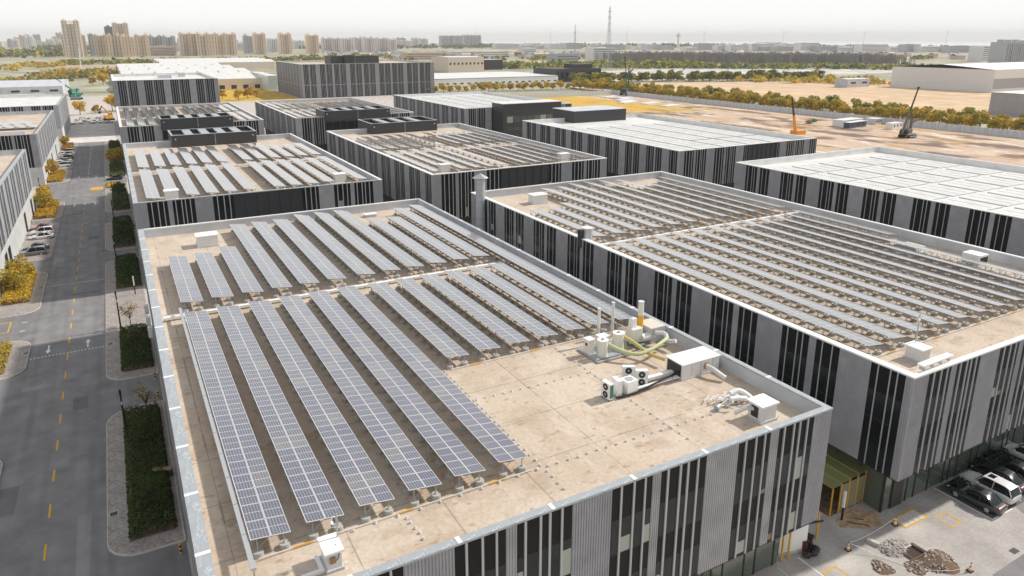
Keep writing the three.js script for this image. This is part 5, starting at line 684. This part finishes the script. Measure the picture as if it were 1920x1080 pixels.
for (const [x, z, w, d, h, l, m] of [[311, -222, 15, 3, 2.6, 'dark blue site cabin in front of the pale one', plain(.05, .08, .11, .6)], [315, -229, 17, 6, 2.9, 'long pale site cabin behind the dark blue one', M.white], [331, -226, 6, 5, 2.7, 'small grey site cabin between the cabins and the wall', M.parapet], [321.5, -209, 9, 3.5, 2.7, 'white site container beside the crawler crane', M.white]]) { const g = thing('site_cabin', l, 'cabin', [x, 0, z], .12); mesh('box', mb().ab(-w / 2, 0, -d / 2, w / 2, h, d / 2).geo(), m, g); mesh('roof', mb().ab(-w / 2 - .15, h, -d / 2 - .15, w / 2 + .15, h + .18, d / 2 + .15).geo(), M.offwhite, g); for (let i = 0; i < 3; i++) mesh('window', mb().ab(-w / 2 + (i + .5) * w / 3 - .5, 1.1, d / 2, -w / 2 + (i + .5) * w / 3 + .5, 2, d / 2 + .04).geo(), M.glass, g); }
seed = 515; for (const [x, z, s, l] of [[304, -243, 1, 'rusty scrap pile by the site wall'], [312, -246, .6, 'small green tarpaulin heap by the site wall']]) { const g = thing('scrap_pile', l, 'pile', [x, 0, z]); for (let i = 0; i < 14; i++) mesh('scrap_piece', mb().ab(-.8, 0, -.5, .8, .5, .5).geo(), s < 1 ? plain(.04, .25, .14, .7) : plain(.3, .16, .08, .8), g, rr(-2, 2) * s, rr(0, 1.2), rr(-1.2, 1.2) * s, R() * 3); }
// rubble and loose yellow plant at the end of the road
seed = 616; { const g = thing('debris_field', 'grey rubble and broken slabs past the end of the road', 'rubble'); g.position.set(-11, 0, -428); for (let i = 0; i < 60; i++) { const m = mesh('slab_piece', memo('db' + i % 4, () => mb().ab(-1, 0, -.6, 1, .5, .6).geo()), [M.conc, M.parapet, M.soil, M.galv][i % 4], g, rr(-8, 9), 0, rr(-20, 14), R() * 3); m.rotation.x = rr(-.25, .25); m.scale.setScalar(rr(.4, 1.2)); } }
// ---------------------------------------------------------------- buildings outside the campus
function shed(name, label, x0, x1, z0, z1, h, o = {}) {
  const g = thing(name, label, 'building', [x0, 0, z0]), W = x1 - x0, D = z0 - z1; mesh('wall', mb().ab(0, 0, -D, W, h, 0).geo(), o.wall || M.offwhite, g);
  const rf = mb(); const n = o.ridges || 1; for (let i = 0; i < n; i++) { const a = -D * i / n, b = -D * (i + 1) / n, m = (a + b) / 2, r = h + .08 + (o.rise ?? 2); rf.quad(V(-.5, h + .05, a), V(W + .5, h + .05, a), V(W + .5, r, m), V(-.5, r, m)); rf.quad(V(-.5, r, m), V(W + .5, r, m), V(W + .5, h + .05, b), V(-.5, h + .05, b)); }
  const R_ = mesh('roof', rf.geo(), o.roof || M.whiteRoof, g); for (let i = 0; i < (o.lights || 0); i++) mesh('roof_light', mb().ab((i + .5) * W / o.lights - .5, h + .3 + (o.rise ?? 2) * .5, -D * .9, (i + .5) * W / o.lights + .5, h + .36 + (o.rise ?? 2) * .5, -D * .1).geo(), M.parapet, R_);
  const wins = o.wins || 0; for (let i = 0; i < wins; i++) mesh('window', mb().ab((i + .3) * W / wins, h * (o.wy || .45), 0, (i + .75) * W / wins, h * (o.wy || .45) + h * (o.wh || .2), .06).geo(), o.wm || M.dark, g); if (o.band) mesh('wall_band', mb().ab(0, h * o.band[0], .01, W, h * o.band[1], .12).geo(), o.bm || M.parapet, g); return g;
}
const cream = plain(.66, .56, .46, .8);
shed('warehouse', 'big warehouse with bright white roof behind the closing building', 10, 122, -640, -1050, 9, { ridges: 4, rise: 3, wall: cream, lights: 6, wins: 12, wy: .1, wh: .35 }); shed('warehouse', 'wide white-roofed warehouse farther back on the left', 60, 205, -1062, -1210, 10, { ridges: 3, rise: 3, wall: cream, lights: 5 });
shed('warehouse', 'grey-roofed shed at the left edge beyond the white roof', -120, -30, -600, -700, 9, { rise: 1, wall: M.parapet, roof: M.parapet, wins: 8, wy: .6, wh: .15 }); shed('warehouse', 'white low shed behind the left machines', -120, -38, -480, -560, 6.5, { rise: .6, wall: M.white, wins: 6 }); shed('warehouse', 'grey canopy building before the warehouse, right of the road end', 8, 40, -560, -620, 7, { rise: .2, wall: M.parapet, roof: M.parapet }); shed('warehouse', 'pale glass-fronted link behind the long tall building', 112, 119, -612, -700, 12, { rise: .3, wall: plain(.6, .68, .66, .4) });
shed('factory', 'long low white factory behind the golden street trees', 222, 376, -590, -690, 7, { rise: .5, wall: M.white, wins: 22, wy: .28, wh: .16 }); mesh('blue_eaves', mb().ab(0, 6.6, .02, 154, 7.0, .2).geo(), plain(.12, .2, .32, .6), scene.children[scene.children.length - 1]);
shed('office_block', 'black office block at the right end of the white factory', 378, 432, -598, -640, 12.6, { rise: .1, wall: M.black2, roof: M.dark, wins: 10, wy: .3, wh: .45, wm: M.glass }); shed('office_block', 'small black plant box on top of the office block behind', 405, 425, -604, -625, 16.5, { rise: .1, wall: M.dark, roof: M.dark });
shed('factory', 'cream factory with small square windows behind the white one', 375, 425, -845, -900, 18.5, { rise: .3, wall: cream, roof: M.offwhite, wins: 9, wy: .5, wh: .14 }); shed('factory', 'dark grey hall behind the white factory', 420, 478, -892, -930, 13.4, { rise: .1, wall: M.dark, roof: M.parapet });
shed('hangar', 'very large pale hangar beyond the dry field', 608, 900, -318, -404, 17.5, { rise: 3, wall: M.offwhite, roof: M.white, band: [.15, .6], bm: plain(.33, .33, .35, .6), wins: 0 });
mesh('end_wall', mb().ab(-.3, 0, -86, -.05, 17, 0).geo(), M.offwhite, scene.children[scene.children.length - 1]);
shed('striped_block', 'grey banded block cut by the right picture edge beyond the avenue', 430, 520, -205, -225, 12.2, { rise: .1, wall: M.clad, roof: M.offwhite, wins: 8, wy: .25, wh: .45, wm: M.glass }); shed('shed', 'small grey and white shed beside the hangar', 560, 590, -412, -425, 7, { rise: .2, wall: M.parapet, roof: M.offwhite, wins: 2 });
for (let i = 0; i < 9; i++) { const m = solo('stacked_material', mb().ab(-6, 0, -1.5, 6, rr(1, 2.2), 1.5).geo(), [M.offwhite, M.green, M.galv, M.parapet][i % 4], `long stack of building material on the pale yard, ${nth[i]} from the left`, 'material stack'); m.position.set(430 + i * 46, 0, -640 - (i % 3) * 22); m.rotation.y = rr(-.3, .3); }
// apartment towers and the hazy skyline: body, bay strips, roof house
const FAR = [[-62,-1924,35.1,80.6,'t'],[-63,-2008,49.1,52.5,'b'],[-28,-2083,12.6,51.8,'g'],[-7,-2011,30.1,50.3,'b'],[21,-1967,27.7,50.2,'b'],[13,-2201,18.5,71.4,'d'],[41,-2187,37.2,80.8,'t'],[48,-1954,26.8,47.9,'b'],[78,-1970,30.8,50.5,'b'],[122,-2224,32.8,49.0,'g'],[154,-2209,33.1,47.7,'g'],[123,-2010,56.2,23.0,'l'],[181,-1982,39.0,54.7,'b'],[219,-1964,40.6,53.5,'b'],[271,-2006,54.1,54.0,'b'],[359,-2194,26.1,49.7,'g'],[361,-2034,30.0,54.6,'b'],[471,-2426,38.0,41.0,'w'],[436,-2075,31.6,55.2,'b'],[521,-2117,33.4,51.4,'b'],[624,-2355,27.5,42.9,'p'],[650,-2342,27.6,42.9,'p'],[656,-2236,35.2,41.3,'p'],[716,-2312,28.1,44.7,'p'],[720,-2207,39.2,44.6,'p'],[782,-2281,34.0,43.1,'p'],[812,-2267,28.9,39.8,'p'],[1325,-3554,45.9,44.5,'g'],[1486,-3769,40.3,44.8,'g'],[1639,-3706,73.2,56.2,'g'],[1700,-3682,57.9,56.3,'g'],[1656,-3417,97.4,58.1,'g'],[-425,-5600,22.8,68.6,'f'],[-375,-5582,34.5,68.8,'f'],[-232,-5123,29.7,76.0,'f'],[2344,-2091,115.5,26.9,'w'],[2103,-1783,70.2,23.4,'w'],[1985,-1614,88.4,28.2,'w'],[2069,-1576,161.4,18.3,'g'],[2018,-1407,123.0,24.7,'w'],[2209,-1409,73.5,24.2,'g'],[2266,-1383,114.1,17.8,'w'],[2271,-1287,153.2,20.3,'g'],[1460,-773,70.0,27.2,'w'],[1345,-670,88.0,35.6,'g'],[626,-955,39.5,18.5,'g'],[802,-1103,48.3,24.8,'w'],[913,-1564,36.5,19.1,'w'],[878,-1714,54.9,10.8,'w'],[928,-1689,55.8,9.5,'w'],[561,-1378,74.8,14.6,'l'],[733,-1481,140.3,13.9,'w'],[398,-845,48.8,18.5,'c'],[447,-892,56.9,13.4,'k']].sort((a, b) => a[0] / -a[1] - b[0] / -b[1]), mainRow = FAR.length;
seed = 1212; for (let i = 0; i < 34; i++) FAR.push([Math.round(-420 + i * 9 + rr(-30, 30)), Math.round(-4600 + rr(-700, 700)), Math.round(rr(20, 44)), Math.round(rr(26, 62)), ['g', 'b', 'p', 'w'][i % 4]]);
for (let i = 0; i < 46; i++) FAR.push([Math.round(130 + i * 28 + rr(-20, 20)), Math.round(-2750 - i * 16 + rr(-180, 180)), Math.round(rr(22, 46)), Math.round(rr(26, 44)), i % 3 ? 'p' : 'w']);
for (let i = 0; i < 60; i++) FAR.push([Math.round(1500 + rr(-140, 140) + i * 20), Math.round(-2750 + i * 34 + rr(-160, 160)), Math.round(rr(40, 120)), Math.round(rr(10, 24)), i % 3 ? 'w' : 'g']);
const fm = { t: plain(.78, .68, .55, .8), b: plain(.78, .61, .43, .8), g: plain(.44, .44, .46, .8), d: plain(.20, .21, .24, .7), l: plain(.58, .44, .34, .8), w: plain(.72, .71, .70, .8), p: plain(.68, .62, .61, .8), f: plain(.72, .71, .70, .8), c: cream, k: M.dark }, fw = plain(.15, .15, .17, .5), fb = plain(.58, .47, .36, .8);
const words = { t: 'tall beige tower', b: 'beige apartment slab', g: 'grey tower block', d: 'dark grey tower', l: 'low brownish block', w: 'white low-rise block', p: 'pale pinkish tower', f: 'grey tower' }, cnt = {};
seed = 808; FAR.forEach(([x, z, w, h, k], fi) => {
  if (k === 'c' || k === 'k') return; if (k === 'f') k = 'g'; cnt[k] = (cnt[k] || 0) + 1; const d = Math.min(w, 26), g = thing('apartment_block', `${words[k]} on the skyline, number ${cnt[k]} of its kind from the left`.replace(/number (\d+) of its kind from the left/, (_, n) => fi < mainRow ? (n < 14 ? nth[n - 1] + ' of its kind from the left' : 'near its right end') : 'in the far rank'), 'building', [x, 0, z], 0, 'skyline blocks, ' + words[k]);
  if (h > 30 && w > 22) { const m_ = Math.round(w / 11); for (let i = 0; i < m_; i++) { const f = i % 2 ? rr(.9, .97) : 1, o_ = i % 2 ? -2.5 : 0; mesh('wing', mb().ab(-w / 2 + i * w / m_ + .15, 0, -d + o_, -w / 2 + (i + 1) * w / m_ - .15, h * f, o_ - .05).geo(), fm[k], g); if (i % 2 === 0) mesh('lift_house', mb().ab(-w / 2 + (i + .3) * w / m_, h, -d * .7, -w / 2 + (i + .7) * w / m_, h + rr(2, 4.5), -d * .3).geo(), fm[k], g); } } else mesh('wall', mb().ab(-w / 2, 0, -d, w / 2, h, 0).geo(), fm[k], g); const n = Math.max(2, Math.round(w / 6.5)), s = w / n;
  if (h > 30) { for (let i = 0; i < n; i++) { const a = mb(); for (let y = 3; y < h - 3; y += 3.1) a.ab(-s * .2, y, 0, s * .2, y + 1.7, .15); tag(mesh('window_column', a.geo(), fw, g, -w / 2 + (i + .5) * s, 0, .02), null, null, null, 'stuff'); if (i) mesh('bay', mb().ab(-.7, 0, 0, .7, h - .5, 1.3).geo(), k === 'b' || k === 't' ? fb : fm[k], g, -w / 2 + i * s, 0, 0); } const a = mb(); for (let y = 3; y < h - 3; y += 3.1) a.ab(0, y, -d * .7, .15, y + 1.7, -d * .3); tag(mesh('window_column', a.geo(), fw, g, w / 2 + .02, 0, 0), null, null, null, 'stuff'); }
  else for (let y = 2.2; y < h - 2; y += 3.8) mesh('window_band', mb().ab(-w / 2 + 1, y, 0, w / 2 - 1, y + 1.5, .1).geo(), fw, g, 0, 0, .02);
  if (!(h > 30 && w > 22)) mesh('roof_house', mb().ab(-w * .18, h, -d * .7, w * .18, h + Math.max(1.5, h * .05), -d * .3).geo(), fm[k], g); if (!(h > 30 && w > 22)) mesh('roof_slab', mb().ab(-w / 2 - .3, h, -d - .3, w / 2 + .3, h + .35, .3).geo(), fm[k === 'g' || k === 'd' ? 'g' : 't'], g);
});
seed = 909; for (let i = 0; i < 190; i++) { const t = i / 190, x = 520 + t * 1150 + rr(-60, 60), z = -1750 + t * 700 + rr(-240, 260), w = rr(9, 22), g = thing('village_house', 'small pale house in the hazy village under the skyline', 'house', [x, 0, z], rr(-.2, .2), 'houses of the hazy village'); mesh('wall', memo('vh' + i % 3, () => mb().ab(-.5, 0, -.4, .5, 1, .4).geo()), i % 3 ? fm.w : fm.l, g).scale.set(w, rr(6, 10), w); mesh('roof', memo('vr', () => { const a = mb(); a.quad(V(-.55, 0, .45), V(.55, 0, .45), V(.55, .3, 0), V(-.55, .3, 0)); a.quad(V(-.55, .3, 0), V(.55, .3, 0), V(.55, 0, -.45), V(-.55, 0, -.45)); return a.geo(); }), i % 4 ? fm.d : fm.l, g, 0, g.children[0].scale.y, 0).scale.set(w, 8, w); }
// masts and towers
function lattice(lab, x, z, h, b, mat, dishes) { const g = thing('telecom_mast', lab, 'mast', [x, 0, z]); const a = mb(), n = 22; for (const [sx, sz] of [[1, 1], [1, -1], [-1, 1], [-1, -1]]) a.cyl(V(sx * b, 0, sz * b), V(sx * b * .12, h, sz * b * .12), .22, .12, 5, false); for (let i = 0; i < n; i++) { const y0 = h * i / n, y1 = h * (i + 1) / n, r0 = b * (1 - .88 * i / n), r1 = b * (1 - .88 * (i + 1) / n); for (const [p, q] of [[[1, 1], [1, -1]], [[1, -1], [-1, -1]], [[-1, -1], [-1, 1]], [[-1, 1], [1, 1]]]) { a.bar([p[0] * r0, y0, p[1] * r0], [q[0] * r1, y1, q[1] * r1], .14); a.bar([q[0] * r0, y0, q[1] * r0], [p[0] * r1, y1, p[1] * r1], .14); } } mesh('lattice', a.geo(), mat, g); for (const y of dishes) { const p = mesh('platform', mb().cyl(V(0, h * y, 0), V(0, h * y + .4, 0), 1.6, 1.6, 10).geo(), mat, g); for (let i = 0; i < 6; i++) mesh('antenna', mb().ab(Math.cos(i * 1.047) * 2 - .2, h * y - .6, Math.sin(i * 1.047) * 2 - .2, Math.cos(i * 1.047) * 2 + .2, h * y + 1.8, Math.sin(i * 1.047) * 2 + .2).geo(), M.offwhite, p); } mesh('spike', mb().cyl(V(0, h, 0), V(0, h + 5, 0), .12, .06, 5).geo(), mat, g); }
lattice('tall lattice telecom mast with antenna platforms above the skyline', 620, -842, 84, 3.4, M.galv, [.62, .72, .82, .92]); lattice('thin lattice mast left of the tall telecom mast', 720, -1077, 64, 1.6, M.galv, [.8]);
{ const g = thing('control_tower', 'slender observation tower with cross-shaped head on the horizon', 'tower', [2346, 0, -2644]); mesh('shaft', mb().cyl(V(0, 0, 0), V(0, 52, 0), 6, 4.5, 14).geo(), fm.f, g); mesh('head', mb().cyl(V(0, 48, 0), V(0, 56, 0), 5, 15, 14).cyl(V(0, 56, 0), V(0, 60, 0), 15, 11, 14).geo(), fm.f, g); mesh('cap', mb().cyl(V(0, 60, 0), V(0, 68, 0), 5, 4, 10).cyl(V(0, 68, 0), V(0, 78, 0), .8, .4, 6).geo(), fm.f, g); }
{ const g = thing('light_mast', 'thin white pole standing before the left warehouses', 'mast', [-31, 0, -1090]); mesh('pole', mb().cyl(V(0, 0, 0), V(1.2, 30, 0), .7, .35, 8).geo(), M.white, g); mesh('head', mb().ab(.6, 29.6, -.6, 2.2, 30.2, .6).geo(), M.white, g); }
const blade = memo('bl', () => { const a = mb(); for (let i = 0; i < 3; i++) { const t = i * 2.094; a.cyl(V(0, 0, 0), V(Math.sin(t) * 42, Math.cos(t) * 42, 0), 1.4, .3, 5, false); } return a.geo(); });
for (let i = 0; i < 11; i++) { const x = 2550 + i * 480, z = -5200 + i * 330, g = thing('wind_turbine', `faint white wind turbine at sea on the horizon, ${nth[i]} from the left`, 'wind turbine', [x, 0, z], -.4, 'wind turbines at sea'); mesh('tower', memo('tw', () => mb().cyl(V(0, 0, 0), V(0, 88, 0), 2.6, 1.6, 8).geo()), fm.f, g); mesh('rotor', blade, fm.f, g, 0, 88, 3).rotation.z = i * .7; mesh('nacelle', memo('nc', () => mb().ab(-2, 86, -6, 2, 90, 3).geo()), fm.f, g); }
renderer.render(scene, camera);
